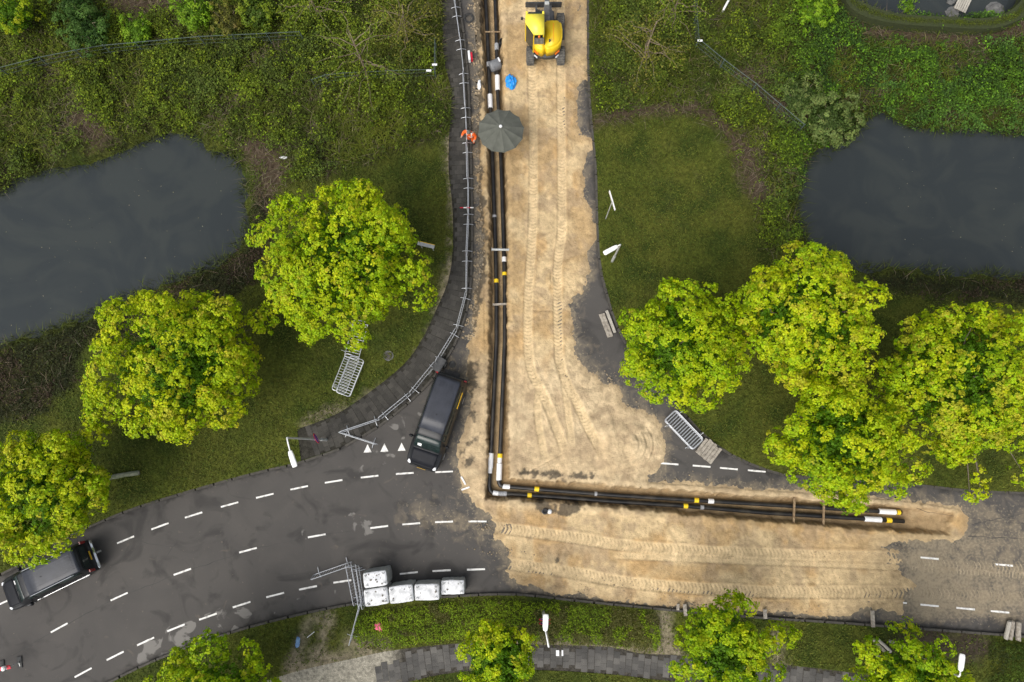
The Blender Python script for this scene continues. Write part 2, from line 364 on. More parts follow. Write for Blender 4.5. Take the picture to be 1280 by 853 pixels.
trench_px = [(597, -60), (600, 0), (604, 100), (609, 213), (611, 300), (610, 426), (608, 560), (606, 624), (640, 625), (700, 630), (760, 634), (830, 641), (960, 653), (1060, 661), (1135, 666), (1188, 670), (1192, 641), (1120, 631), (1060, 627), (960, 620), (860, 613), (760, 606), (700, 601), (638, 597), (637, 560), (636, 426), (636, 320), (634, 213), (630, 100), (626, 0), (623, -60)]
TRENCH = P2(trench_px)
TRACKS = [(P2(smooth(t, 5)), wd) for t, wd in (
    ([(664, -40), (665, 80), (667, 213), (665, 300), (661, 363), (660, 426), (664, 463), (680, 496), (697, 539), (710, 575)], .52),
    ([(700, -40), (701, 80), (702, 213), (702, 288), (697, 338), (698, 426), (702, 463), (722, 506), (740, 544), (756, 572)], .52),
    ([(676, 470), (672, 520), (684, 585)], .40), ([(700, 440), (708, 500), (716, 570)], .40),
    ([(590, 656), (640, 662), (715, 672), (800, 684), (960, 693), (1100, 697), (1160, 705), (1320, 714)], .62),
    ([(600, 700), (640, 706), (715, 716), (800, 730), (960, 740), (1120, 741), (1320, 748)], .62),
    ([(760, 694), (900, 700), (1100, 708), (1320, 722)], .40))]

# ------------------------------------------------------------------ ground, road, sidewalk bed, path bed from one triangulation
LAWN, WILDC, SOIL, LITTER = (0.060, 0.080, 0.012), (0.032, 0.037, 0.009), (0.062, 0.046, 0.030), (0.050, 0.040, 0.028)
BARE = (0.24, 0.20, 0.145)
def blob(X, Y, px, py, r, z=0.0):             # soft disc round a photo point, r in metres
    c_ = P(px, py, z); return np.clip(1 - np.hypot(X - c_.x, Y - c_.y) / r, 0, 1)
def stroke(X, Y, pts, wd):
    return np.clip(1 - seg_near(P2(smooth(pts, 4)), X, Y)[0] / wd, 0, 1)
WILD = [P2(q) for q in (
    [(-160, -120), (553, -120), (553, 76), (565, 118), (556, 170), (470, 205), (420, 214), (330, 236), (314, 250), (308, 210), (264, 176), (210, 158), (160, 175), (60, 203), (0, 232), (-160, 262)],
    [(737, -120), (1440, -120), (1440, 176), (1160, 166), (1085, 150), (1008, 200), (992, 260), (1002, 300), (960, 318), (945, 262), (935, 215), (915, 185), (890, 155), (830, 140), (744, 152)])]
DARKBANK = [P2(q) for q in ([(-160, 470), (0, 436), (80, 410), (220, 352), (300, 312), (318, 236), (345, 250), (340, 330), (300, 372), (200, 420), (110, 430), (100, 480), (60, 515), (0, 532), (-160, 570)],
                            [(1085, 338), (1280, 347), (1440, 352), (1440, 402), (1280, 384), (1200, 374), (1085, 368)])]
def wildness(X, Y): return np.maximum.reduce([sstep(-0.25, 0.35, sdf(q, X, Y) + (fbm(X * 1.1, Y * 1.1) - 0.5) * 1.2) for q in WILD])
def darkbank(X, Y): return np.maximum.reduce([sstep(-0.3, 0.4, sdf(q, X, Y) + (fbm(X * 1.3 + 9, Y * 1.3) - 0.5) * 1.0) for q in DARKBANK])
HEDGE_BOT = P2(smooth([(447, 768), (520, 757), (600, 750), (640, 749), (720, 756), (800, 762), (821, 766), (822, 790), (820, 812), (760, 806), (660, 800), (580, 797), (500, 806), (452, 808)], 2, True))
HEDGE_BR = P2([(1232, 800), (1300, 806), (1420, 815), (1420, 870), (1300, 862), (1236, 856)])
def ground_z(X, Y):
    z = 0.12 + (fbm(X * 0.35, Y * 0.35) - 0.5) * 0.06
    for pond, wl in ((PL, WZ), (PR, WZ), (PT, -0.1)):
        s_ = sdf(pond, X, Y) + (fbm(X * 1.3, Y * 1.3, 0, 3) - 0.5) * 1.1
        z = np.minimum(z, np.clip(wl - s_ * 0.62, -1.4, 0.2))
    return z

def chain_edges(pts, vs, es, closed=True):
    o = len(vs); vs += [Vector((float(a), float(b_))) for a, b_ in pts]; m_ = len(pts)
    es += [(o + i, o + (i + 1) % m_) for i in range(m_ if closed else m_ - 1)]
def dens(poly, step=0.5, closed=True):
    out = []; m_ = len(poly)
    for i in range(m_ if closed else m_ - 1):
        a, b_ = np.array(poly[i]), np.array(poly[(i + 1) % m_]); k = max(1, int(np.hypot(*(b_ - a)) / step))
        out += [a + (b_ - a) * j / k for j in range(k)]
    if not closed: out.append(np.array(poly[-1]))
    return out
vs, es = [], []
for q in (ROAD, SIDE, PATH): chain_edges(dens(q, 0.6), vs, es)
gx, gy = np.meshgrid(np.arange(-48, 48, 0.45), np.arange(-22, 44, 0.45))
jit = RNG.uniform(-0.12, 0.12, (2,) + gx.shape)
vs += [Vector((float(a), float(b_))) for a, b_ in zip((gx + jit[0]).ravel(), (gy + jit[1]).ravel())]
for R_ in (70, 110, 200, 400, 900):
    vs += [Vector((R_ * math.cos(a), R_ * math.sin(a))) for a in np.linspace(0, 2 * math.pi, 28, endpoint=False)]
res = delaunay_2d_cdt(vs, es, [], 0, 1e-4)
GV = np.array([tuple(v) for v in res[0]]); GF = np.array([tuple(f) for f in res[2] if len(f) == 3])
cx, cy = GV[GF].mean(1).T
in_side = inside(SIDE, cx, cy); in_path = inside(PATH, cx, cy); in_road = inside(ROAD, cx, cy) & ~in_side
def sub(mask):
    f = GF[mask]; u, inv = np.unique(f, return_inverse=True); return GV[u], inv.reshape(f.shape)
def ccw(V, F):
    a, b_, c_ = V[F[:, 0]], V[F[:, 1]], V[F[:, 2]]
    s_ = (b_[:, 0] - a[:, 0]) * (c_[:, 1] - a[:, 1]) - (b_[:, 1] - a[:, 1]) * (c_[:, 0] - a[:, 0]); F = F.copy()
    F[s_ < 0] = F[s_ < 0][:, ::-1]; return F
# ground
V, F = sub(~(in_side | in_path | in_road)); F = ccw(V, F); X, Y = V.T
col = lerp3(LAWN, (0.082, 0.086, 0.016), fbm(X * .5 + 3, Y * .5))
col = lerp3(col, (0.034, 0.050, 0.009), sstep(.45, .7, fbm(X * .9 + 30, Y * .9)))
wl = wildness(X, Y); col = lerp3(col, WILDC, wl)
col = lerp3(col, LITTER, wl * sstep(.52, .68, fbm(X * .6 + 50, Y * .6)))
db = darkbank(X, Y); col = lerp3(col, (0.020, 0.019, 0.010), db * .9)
for q in ((750, 153, 250), (830, 139, 60)): pass
soil = np.maximum.reduce([stroke(X, Y, [(744, 153), (780, 146), (830, 138), (870, 140), (900, 158), (925, 185), (940, 215), (950, 250)], .8),
    stroke(X, Y, [(930, 190), (945, 235)], 1.3), stroke(X, Y, [(1062, 22), (1120, 42), (1240, 46), (1300, 24)], 1.2),
    stroke(X, Y, [(925, 95), (960, 130), (1000, 150)], 1.0), stroke(X, Y, [(320, 190), (345, 215), (330, 250)], 1.5), stroke(X, Y, [(150, 6), (230, 8)], 1.2), stroke(X, Y, [(100, 150), (120, 170)], 1.4)])
col = lerp3(col, SOIL, sstep(.2, .7, soil + (fbm(X * 2, Y * 2) - .5)))
bare = np.maximum.reduce([stroke(X, Y, [(392, 775), (378, 800), (362, 838)], .8), stroke(X, Y, [(412, 770), (400, 805), (392, 835)], .7), stroke(X, Y, [(367, 838), (440, 815), (480, 808)], .8),
    blob(X, Y, 437, 806, 1.0), stroke(X, Y, [(832, 768), (828, 790), (836, 815)], .9), stroke(X, Y, [(965, 800), (972, 825)], .8), stroke(X, Y, [(450, 505), (505, 470), (530, 435), (552, 385), (562, 330)], .55), stroke(X, Y, [(380, 530), (430, 508)], .5), stroke(X, Y, [(1175, 800), (1172, 815)], .8), stroke(X, Y, [(560, 170), (564, 260), (563, 320)], .3), stroke(X, Y, [(600, 802), (700, 803), (800, 813), (850, 816)], .35)])
col = lerp3(col, BARE, sstep(.25, .85, bare + (fbm(X * 2.3 + 7, Y * 2.3) - .5) * .9) * .8)
soil2 = np.maximum.reduce([stroke(X, Y, [(1150, 800), (1220, 808)], 1.3), blob(X, Y, 1140, 812, 2.0)])
col = lerp3(col, LITTER, sstep(.1, .6, soil2 + (fbm(X * 2.3 + 7, Y * 2.3) - .5) * .8))
kind(link('ground', np_mesh('ground', np.column_stack([V, ground_z(X, Y)]), F, col, smooth_=True), 'earth'), 'structure')
# asphalt (left away where the sand bed has been dug in)
sand_c = sdf(SAND, cx, cy); tren_c = sdf(TRENCH, cx, cy)
V, F = sub(in_road & ((sand_c < 0.75)) & (tren_c < -0.25)); F = ccw(V, F); X, Y = V.T
ss = sdf(SAND, X, Y)
xr = P(1125, 700).x
film = np.clip(1 + ss / 0.9, 0, 1) * 0.62
east = sstep(xr - 1, xr + 1, X) * sstep(P(1200, 790).y, P(1200, 765).y, Y) * sstep(P(1200, 655).y + .3, P(1200, 672).y, Y)
film = np.maximum(film, east * (1.02 - 0.05 * np.clip(X - xr, 0, 9) + .7 * (fbm(X * .2, Y * 1.5, 3) - .5)))
film = np.maximum(film, stroke(X, Y, [(1215, 640), (1260, 655), (1320, 660)], 2.6) * .55 * sstep(xr, xr + 3, X))
film = np.maximum(film, .62 * stroke(X, Y, [(960, 612), (1130, 625), (1210, 634)], .9))
film = np.maximum(film, .45 * stroke(X, Y, [(720, 440), (750, 480), (790, 505)], 2.2)); film = np.maximum(film, .5 * stroke(X, Y, [(520, 640), (600, 660), (630, 690)], 1.7)); film = np.maximum(film, .5 * stroke(X, Y, [(560, 450), (590, 520), (575, 590)], 1.1))
film = np.maximum(film, .55 * stroke(X, Y, [(592, 0), (594, 120), (594, 213), (598, 300), (590, 380)], .8))
resd = np.maximum.reduce([stroke(X, Y, [(178, 822), (200, 800), (232, 802), (262, 785), (300, 764)], 1.4) * 1.1, blob(X, Y, 483, 568, 1.2), blob(X, Y, 445, 665, 1.5), blob(X, Y, 440, 585, .8), blob(X, Y, 336, 752, 1.1), blob(X, Y, 500, 535, 1.5) * .8, stroke(X, Y, [(1040, 782), (1100, 784)], .5), blob(X, Y, 80, 842, .6) * .9]) * .62
resd = np.maximum.reduce([resd, blob(X, Y, 448, 660, 1.6) * .75, blob(X, Y, 480, 566, 1.6) * .7, blob(X, Y, 520, 520, 2.2) * .6, stroke(X, Y, [(210, 792), (240, 806), (270, 782), (310, 765)], 1.1) * .75, blob(X, Y, 450, 585, .8) * .65, blob(X, Y, 380, 668, 1.5) * .55, stroke(X, Y, [(310, 765), (350, 750), (420, 740)], .8) * .55, blob(X, Y, 545, 590, 1.6) * .5])
resd = np.maximum(resd, stroke(X, Y, [(150, 846), (250, 802), (330, 778)], .22) * 1.2)
ed = seg_near(P2(ROAD_LEFT2), X, Y)[0]; ed2 = seg_near(P2(ROAD_BOT), X, Y)[0]; ed3 = seg_near(P2(ROAD_TR), X, Y)[0]; ed4 = seg_near(P2(ROAD_LEFT), X, Y)[0]
wet = np.maximum.reduce([np.clip(1 - e / .75, 0, 1) * .85 for e in (ed, ed2, ed3)] + [np.clip(1 - ed4 / .5, 0, 1) * .6, blob(X, Y, 330, 760, 2) * .5])
road = kind(link('road', np_mesh('road', np.column_stack([V, 0 * X]), F, None, {'film': film, 'res': resd, 'wet': wet}), 'asphalt'), 'structure')
# beds of the paved sidewalk and path
V, F = sub(in_side); F = ccw(V, F)
sidewalk = kind(link('sidewalk', np_mesh('sidewalk', np.column_stack([V, 0 * V[:, 0] + 0.100]), F, np.tile((0.036, 0.034, 0.028), (len(V), 1))), 'earth'), 'structure')
V, F = sub(in_path); F = ccw(V, F)
pathc = lerp3((0.055, 0.05, 0.042), (0.28, 0.26, 0.21), sstep(P(505, 830).x, P(480, 830).x, V[:, 0] + (fbm(V[:, 0], V[:, 1]) - .5)))
footpath = kind(link('footpath', np_mesh('footpath', np.column_stack([V, 0 * V[:, 0] + 0.110]), F, pathc), 'earth'), 'structure')

# water
for nm, pond, zz in (('pond_water', PL, WZ), ('pond_water', PR, WZ), ('pond_water', PT, -0.1)):
    c_ = pond.mean(0); q = MB(); big = [(c_[0] + (a - c_[0]) * 1.12, c_[1] + (b_ - c_[1]) * 1.16) for a, b_ in pond]
    me = bpy.data.meshes.new(nm); me.from_pydata([(a, b_, zz) for a, b_ in big], [], [tuple(range(len(big)))]); me.update()
    if me.polygons[0].normal.z < 0: me.flip_normals()
    kind(link(nm, me, 'water'), 'structure')

# ------------------------------------------------------------------ sand bed with trench and tyre tracks, one relief
G = 0.05
x0, x1 = P(560, 300).x, P(1330, 700).x; y0, y1 = P(700, 790).y, P(650, -105).y
gx, gy = np.meshgrid(np.arange(x0, x1, G), np.arange(y0, y1, G)); ny, nx = gx.shape
X, Y = gx.ravel(), gy.ravel()
pre = (X < P(900, 400).x) | (Y < P(700, 470).y)
S = np.full(X.shape, -9.0); S[pre] = sdf(SAND, X[pre], Y[pre])
eastx = (X > xr - 2) & (Y < P(1200, 690).y) & (Y > P(1200, 775).y)
near = (S > -0.8) | eastx
idx = np.where(near)[0]; x, y, s = X[idx], Y[idx], S[idx]
gx_ = fbm(x * 3.1, y * 3.1, 11, 5) - .5; n1 = fbm(x * 1.1, y * 1.1, 0, 4) - .5; n2 = fbm(x * 5, y * 5, 3, 3) - .5
z = np.clip(s * 0.17, -0.12, 0.045) + n1 * 0.11 * sstep(-1, .4, s) + n2 * 0.035
z += (fbm(x * 9, y * 9, 8, 2) - .5) * .05 * sstep(.35, .6, fbm(x * .7 + 60, y * .7, 2)) + (fbm(x * 2.6, y * 2.6, 4, 3) - .5) * .05
trk = np.zeros_like(x); trs = np.zeros_like(x)
for line, wd in TRACKS:
    d, u, sl = seg_near(line, x, y)
    Lt = float(np.hypot(*np.diff(line, axis=0).T).sum()); fade = sstep(0, 1.2, sl) * sstep(Lt, Lt - 1.5, sl)
    inn = sstep(wd / 2 + .04, wd / 2 - .05, d) * fade; rim = np.exp(-((d - wd / 2 - .07) / .06) ** 2) * fade
    big = wd > .5; per = .21 if big else .19
    ph = (sl / per + (np.abs(u) * (2.2 if big else 0.5)) + .6 * fbm(x * .8, y * .8, 2, 2)) % 1; wear = sstep(.15, .50, fbm(x * .5 + 9, y * .5, 6, 3)); inn = inn * (.7 + .3 * wear)
    tread = sstep(.0, .25, ph) * sstep(.85, .6, ph)
    dep = (.03 if big else .02)
    z = z * (1 - inn * .55) - inn * (dep - (.034 if big else .010) * tread * wear) + rim * (.018 if big else .010)
    trk = np.maximum(trk, inn * .9); trs = np.maximum(trs, inn * tread)
# bucket scoops and spoil lobes where the digger stopped
for px, py, r, h in ((775, 560, 1.6, .16), (800, 552, 1.0, .12), (735, 500, .9, .08), (752, 530, 1.0, .10), (690, 578, 1.3, -.05), (640, 588, .9, .08), (655, 250, .5, -.05), (684, 300, .5, .06), (682, 350, .6, .07), (715, 330, .5, .05), (615, 660, .8, .05), (960, 700, 1.2, .05)):
    c_ = P(px, py); d = np.hypot(x - c_.x, y - c_.y); ang = np.arctan2(y - c_.y, x - c_.x)
    rr = r * (1 + .25 * np.sin(ang * 3 + px)); z += h * sstep(rr, rr * .55, d) * (s > -.2)
for k in range(9):                              # curved scrape lines of the bucket beside the last mound
    c_ = P(776, 556); d = np.hypot(x - c_.x, (y - c_.y) * 1.1); a = np.arctan2(y - c_.y, x - c_.x)
    z += .035 * np.sin(k * 2.1) * np.exp(-((d - .75 - k * .14) / .045) ** 2) * ((a < .6) & (a > -1.4))
for (a, b_) in (((689, 345), (690, 375)), ((668, 388), (690, 389)), ((606, 360), (606, 425)), ((660, 590), (702, 568))):
    d, u, sl = seg_near(P2([a, b_]), x, y); z -= .05 * np.exp(-(d / .05) ** 2)
t = sdf(TRENCH, x, y) + (fbm(x * 2.5, y * 2.5, 5) - .5) * .26 + (fbm(x * 8, y * 8, 7, 2) - .5) * .10
depth = .70 - .45 * sstep(P(1128, 650).x, P(1185, 650).x, x)
tw = sstep(-.02, .20, t); z = z * (1 - tw) + tw * (-depth + n1 * .06 + n2 * .05)
z += .05 * np.exp(-((t + .22) / .16) ** 2) * (s > .1)
z = np.where(eastx[idx] & (s < -.1) , np.maximum(z, -.03 + trs * .038 + n2 * .014), z)
# colours: dry pale, trodden pale, ordinary and damp sand, dark soil
dry, midc, damp, dark = (0.57, 0.445, 0.275), (0.45, 0.325, 0.18), (0.31, 0.22, 0.125), (0.075, 0.067, 0.057)
col = lerp3(midc, dry, sstep(.38, .60, fbm(x * .55 + 4, y * .55, 2, 4)))
col = lerp3(col, (0.46, 0.31, 0.155), sstep(.55, .72, fbm(x * .8 + 44, y * .5, 2, 4)) * .8)
cross = sstep(P(700, 420).y, P(700, 480).y, y) * sstep(P(700, 650).y, P(700, 620).y, y); col = lerp3(col, (0.56, 0.46, 0.325), cross * .65); col = lerp3(col, (0.36, 0.275, 0.185), sstep(.5, .7, fbm(x * 1.3 + 80, y * 1.3, 1, 5)) * .6)
col = lerp3(col, (0.62, 0.49, 0.31), trk * .9)
col = lerp3(col, (0.36, 0.28, 0.18), (s < .5) * np.clip(1 - s / .5, 0, 1) * .6)
col = lerp3(col, (0.44, 0.34, 0.21), sstep(P(1000, 700).x, P(1130, 700).x, x) * .7 * (y < P(1000, 668).y))
col = lerp3(col, (0.43, 0.33, 0.205), tw); col = lerp3(col, damp, tw * .7 * sstep(.3, .62, fbm(x * 1.2, y * 1.2, 9) + .05))
col = lerp3(col, damp, sstep(-.02, .06, t) * sstep(.30, .2, t) * .25)
dk = np.maximum.reduce([stroke(x, y, [(676, 632), (700, 640), (722, 634)], .62) * 1.1, stroke(x, y, [(655, 590), (700, 594), (740, 597)], .42) * .7, stroke(x, y, [(598, 0), (598, 60), (599, 200), (604, 300), (600, 345), (594, 410)], .45), blob(x, y, 588, 462, 1.2) * .8, stroke(x, y, [(586, 480), (592, 520), (584, 570)], .9) * .55, blob(x, y, 700, 350, .7) * .5, blob(x, y, 696, 700, .4) * .9])
col = lerp3(col, dark, sstep(.3, .62, dk * .8 + (fbm(x * 1.5, y * 1.5, 6, 5) - .5) * 1.5 + (fbm(x * 7, y * 7, 2, 3) - .5) * .6) * .85 * (dk > .02))
col = lerp3(col, (0.30, 0.255, 0.19), ((s < -.1) & eastx[idx]) * 1.0)
col = col * np.array((.96, .93, .86)) * (1 + gx_ * .55 + (fbm(x * 9, y * 9, 12, 2) - .5) * .22)[:, None]
back = np.full(nx * ny, -1); back[idx] = np.arange(len(idx))
ii, jj = np.meshgrid(np.arange(nx - 1), np.arange(ny - 1)); a = (jj * nx + ii).ravel()
Q = np.column_stack([back[a], back[a + 1], back[a + nx + 1], back[a + nx]]); Q = Q[(Q >= 0).all(1)]
Q = Q[z[Q].max(1) > -.035 - ((tw[Q].max(1) > .01) | (s[Q].max(1) > .2)) * 5]
Q = Q[inside(ROAD, x[Q].mean(1), y[Q].mean(1))]
u_, inv = np.unique(Q, return_inverse=True); Q = inv.reshape(Q.shape)
kind(link('sand_bed', np_mesh('sand_bed', np.column_stack([x, y, z])[u_], Q, col[u_], smooth_=True), 'sand'), 'structure')

# ------------------------------------------------------------------ painted markings (parts of the road)
def dash(px, py, dx, dy, L=1.0, wd=0.10, z=0.005):
    a = P(px, py); d = (P(px + dx, py + dy) - a); d.z = 0; d.normalize(); nrm = Vector((-d.y, d.x, 0)) * wd / 2
    k = 6; vs_ = []
    for i in range(k + 1):
        q = a + d * L * (i / k - .5); j = random.uniform(.85, 1.05)
        vs_ += [q - nrm * j + Vector((0, 0, z)), q + nrm * j + Vector((0, 0, z))]
    me = bpy.data.meshes.new('lane_dash'); me.from_pydata(vs_, [], [(2 * i, 2 * i + 2, 2 * i + 3, 2 * i + 1) for i in range(k)]); me.update()
    if me.polygons[0].normal.z < 0: me.flip_normals()
    link('lane_dash', me, 'white_paint', road)
# dark sealed joints and cracks between the lanes
def seam(pts, wd):
    ln_ = dens(P2(smooth(pts, 4)), .25, False); vs_ = []
    for i, q in enumerate(ln_):
        d = ln_[min(i + 1, len(ln_) - 1)] - ln_[max(i - 1, 0)]; d = d / np.hypot(*d); nn = np.array((-d[1], d[0])); o_ = random.gauss(0, .02); j = wd * random.uniform(.3, 1.1)
        vs_ += [(*(q + nn * (o_ - j)), .0035), (*(q + nn * (o_ + j)), .0035)]
    me = bpy.data.meshes.new('tar_seam'); me.from_pydata(vs_, [], [(2 * i, 2 * i + 2, 2 * i + 3, 2 * i + 1) for i in range(len(ln_) - 1)]); me.update()
    if me.polygons[0].normal.z < 0: me.flip_normals()
    link('tar_seam', me, 'tar', road)
mat('tar', (0.028, 0.027, 0.026), (0.05, 0.047, 0.044), 2, .7)
seam([(-30, 845), (74, 786), (149, 747), (228, 716), (310, 689)], .022); seam([(310, 688), (396, 670), (440, 664)], .014); seam([(190, 735), (205, 700), (222, 678)], .014); seam([(170, 676), (215, 684), (222, 672)], .012); seam([(1040, 600), (1160, 640), (1280, 655)], .012); seam([(1215, 655), (1290, 640)], .015); seam([(1210, 671), (1290, 674)], .02)
def dash_row(pts, L=1.0):
    for i, p in enumerate(pts):
        a = pts[max(i - 1, 0)]; b_ = pts[min(i + 1, len(pts) - 1)]; dash(p[0], p[1], b_[0] - a[0], b_[1] - a[1], L)
dash_row([(116, 693), (157, 675), (200, 658), (242, 644), (287, 631), (331, 620), (374, 610), (417, 602), (462, 596), (506, 592), (555, 590)])
dash_row([(-38, 773), (3, 754)])
dash_row([(-10, 833), (74, 785), (149, 746), (228, 715), (310, 688), (396, 670), (474, 659), (514, 655), (555, 652.5), (597, 652), (632, 653)])
dash_row([(66, 862), (104, 841), (144, 820), (182, 802), (220, 785), (260, 771), (302, 756), (344, 744), (385, 735), (428, 727), (511, 716.5), (552, 713.5), (595, 712)])
dash_row([(837, 580), (877, 583), (911, 586), (946, 589), (985, 592.5)]); dash_row([(1122, 753), (1162, 757), (1207, 761), (1250, 765), (1295, 769)]); dash_row([(1162, 698), (1255, 706.5), (1345, 714)])
for px, py in ((459.5, 561), (480.5, 560), (502, 559)):
    a, b_, c_ = P(px - 5, py + 5), P(px + 5, py + 4.5), P(px, py - 5.5)
    me = bpy.data.meshes.new('yield_triangle'); me.from_pydata([(q.x, q.y, .005) for q in (a, b_, c_)], [], [(0, 1, 2)]); me.update(); link('yield_triangle', me, 'white_paint', road)

# ------------------------------------------------------------------ kerb stones
kerb_src = MB().box((0, 0, 0.02), (0.985, 0.13, 0.25)).mesh('kerb_stone', 0.012)
kerb_src.materials.append(MATS['kerb_concrete'])
def kerb_run(px_line, parent_name, off):
    root = bpy.data.objects.new('kerb', None); COL.objects.link(root); kind(root, 'structure')
    ln = dens(P2(px_line), 0.1, False); acc = 0; last = ln[0]; start = ln[0]
    for q in ln[1:]:
        acc += np.hypot(*(q - last)); last = q
        if acc >= 1.0:
            d = q - start; an = math.atan2(d[1], d[0]); mid = (q + start) / 2; acc = 0; start = q
            if abs(mid[0]) > 42 or mid[1] > 40 or mid[1] < -16: continue
            o = bpy.data.objects.new('kerb_stone', kerb_src); COL.objects.link(o); o.parent = root
            o.location = (mid[0] - math.sin(an) * off, mid[1] + math.cos(an) * off, random.uniform(-.012, .006)); o.rotation_euler = (random.uniform(-.02, .02), 0, an + random.uniform(-.008, .008))
kerb_run(ROAD_LEFT, 'kerb', .066); kerb_run(ROAD_LEFT2, 'kerb', .066); kerb_run(ROAD_BOT, 'kerb', .066); kerb_run(ROAD_TR, 'kerb', .066)

# ------------------------------------------------------------------ pavers (real slabs with joints, one surface each)
def pavers(poly, line_px, tile, c_dark, c_light, parent, z, keep=lambda x, y: True, w=2.4):
    """slabs laid in rows along a centre line, clipped to the polygon"""
    ln = np.array(dens(P2(line_px), 0.05, False)); seg = np.r_[0, np.cumsum(np.hypot(*np.diff(ln, axis=0).T))]
    nr = int(w / tile); V, F, C = [], [], []
    for i in range(int(seg[-1] / tile)):
        sc = (i + .5) * tile; k = np.searchsorted(seg, sc); k = min(max(k, 1), len(ln) - 2)
        t_ = ln[min(k + 3, len(ln) - 1)] - ln[max(k - 3, 0)]; t_ = t_ / np.hypot(*t_); nn = np.array((-t_[1], t_[0]))
        for j in range(-nr // 2, nr // 2 + 1):
            stg = (i % 2) * .5
            c_ = ln[k] + nn * (j + stg) * tile
            if abs(c_[0]) > 40 or c_[1] > 36 or c_[1] < -15: continue
            V0 = []; h = tile * .49
            for (a, b_) in ((-h, -h), (h, -h), (h, h), (-h, h)): V0.append(c_ + t_ * a + nn * b_)
            if not inside(poly, *np.array(V0).T).sum() >= 3 or not keep(*c_): continue
            o = len(V); zz = z + random.uniform(-.004, .004); tl = random.uniform(-.003, .003)
            V += [(p[0], p[1], zz + tl * (1 if q < 2 else -1)) for q, p in enumerate(V0)] + [(p[0], p[1], z - .03) for p in V0]
            f = [(0, 1, 2, 3), (0, 4, 5, 1), (1, 5, 6, 2), (2, 6, 7, 3), (3, 7, 4, 0)]; F += [[q + o for q in g] for g in f]
            cc = np.array(c_dark) + (np.array(c_light) - np.array(c_dark)) * random.random() ** 1.6; C += [cc] * 5
    o = link('paving_slabs', np_mesh('paving_slabs', np.array(V), np.array(F), np.array(C)), 'paver', parent); kind(o, 'stuff')
mid_side = [((a[0] + b_[0]) / 2, (a[1] + b_[1]) / 2) for a, b_ in zip(smooth([(553, -60), (553, 0), (555, 75), (564, 115), (562, 163), (561, 213), (566, 263), (566, 313), (560, 353), (541, 398), (527, 426), (505, 456), (462, 491), (421, 518), (372, 537)], 4), smooth([(571, -60), (573, 0), (581, 62), (585, 120), (586, 163), (588, 213), (589, 263), (589, 313), (587, 360), (576, 408), (560, 444), (541, 472), (510, 503), (460, 540), (400, 569)], 4))]
pavers(SIDE, mid_side, .30, (0.046, 0.044, 0.040), (0.070, 0.066, 0.060), sidewalk, .112, w=3.0)
mid_path = smooth([(330, 868), (410, 848), (500, 832), (580, 820), (665, 821), (760, 825), (850, 836), (975, 846), (1055, 860), (1200, 890)], 4)
pavers(PATH, mid_path, .34, (0.075, 0.073, 0.070), (0.125, 0.12, 0.113), footpath, .122, keep=lambda x, y: x > P(470, 845).x + random.uniform(-.2, .2) + 1.6 * (y > P(500, 826).y), w=3.4)

# ------------------------------------------------------------------ foliage builders
def unit(v): return v / np.maximum(np.linalg.norm(v, axis=1, keepdims=True), 1e-6)
def leaves(C, Nn, L, col, wr=.62, fold=.0):
    """one kite-shaped leaf per row: centre, normal, length, colour"""
    m_ = len(C); r = RNG.normal(size=(m_, 3)); U = unit(np.cross(Nn, r)); W = np.cross(Nn, U); L = np.asarray(L)[:, None]
    V = np.empty((m_, 4, 3)); V[:, 0] = C - U * L * .5; V[:, 1] = C + W * L * wr * .5 + U * L * .08; V[:, 2] = C + U * L * .5; V[:, 3] = C - W * L * wr * .5 + U * L * .08
    if fold: V[:, 0] -= Nn * L * fold; V[:, 2] -= Nn * L * fold
    return V.reshape(-1, 3), np.arange(m_ * 4).reshape(-1, 4), col
def jitter_col(base, m_, amt=.18):
    base = np.asarray(base); base = np.broadcast_to(base, (m_, 3)) if base.ndim == 1 else base
    return np.clip(base * (1 + RNG.normal(0, amt, (m_, 1))) * (1 + RNG.normal(0, .05, (m_, 3))), .002, .9)
GREEN, CHART, YEL, TAN = np.array((.095, .21, .003)), np.array((.275, .415, .002)), np.array((.475, .535, .005)), np.array((.42, .36, .03))
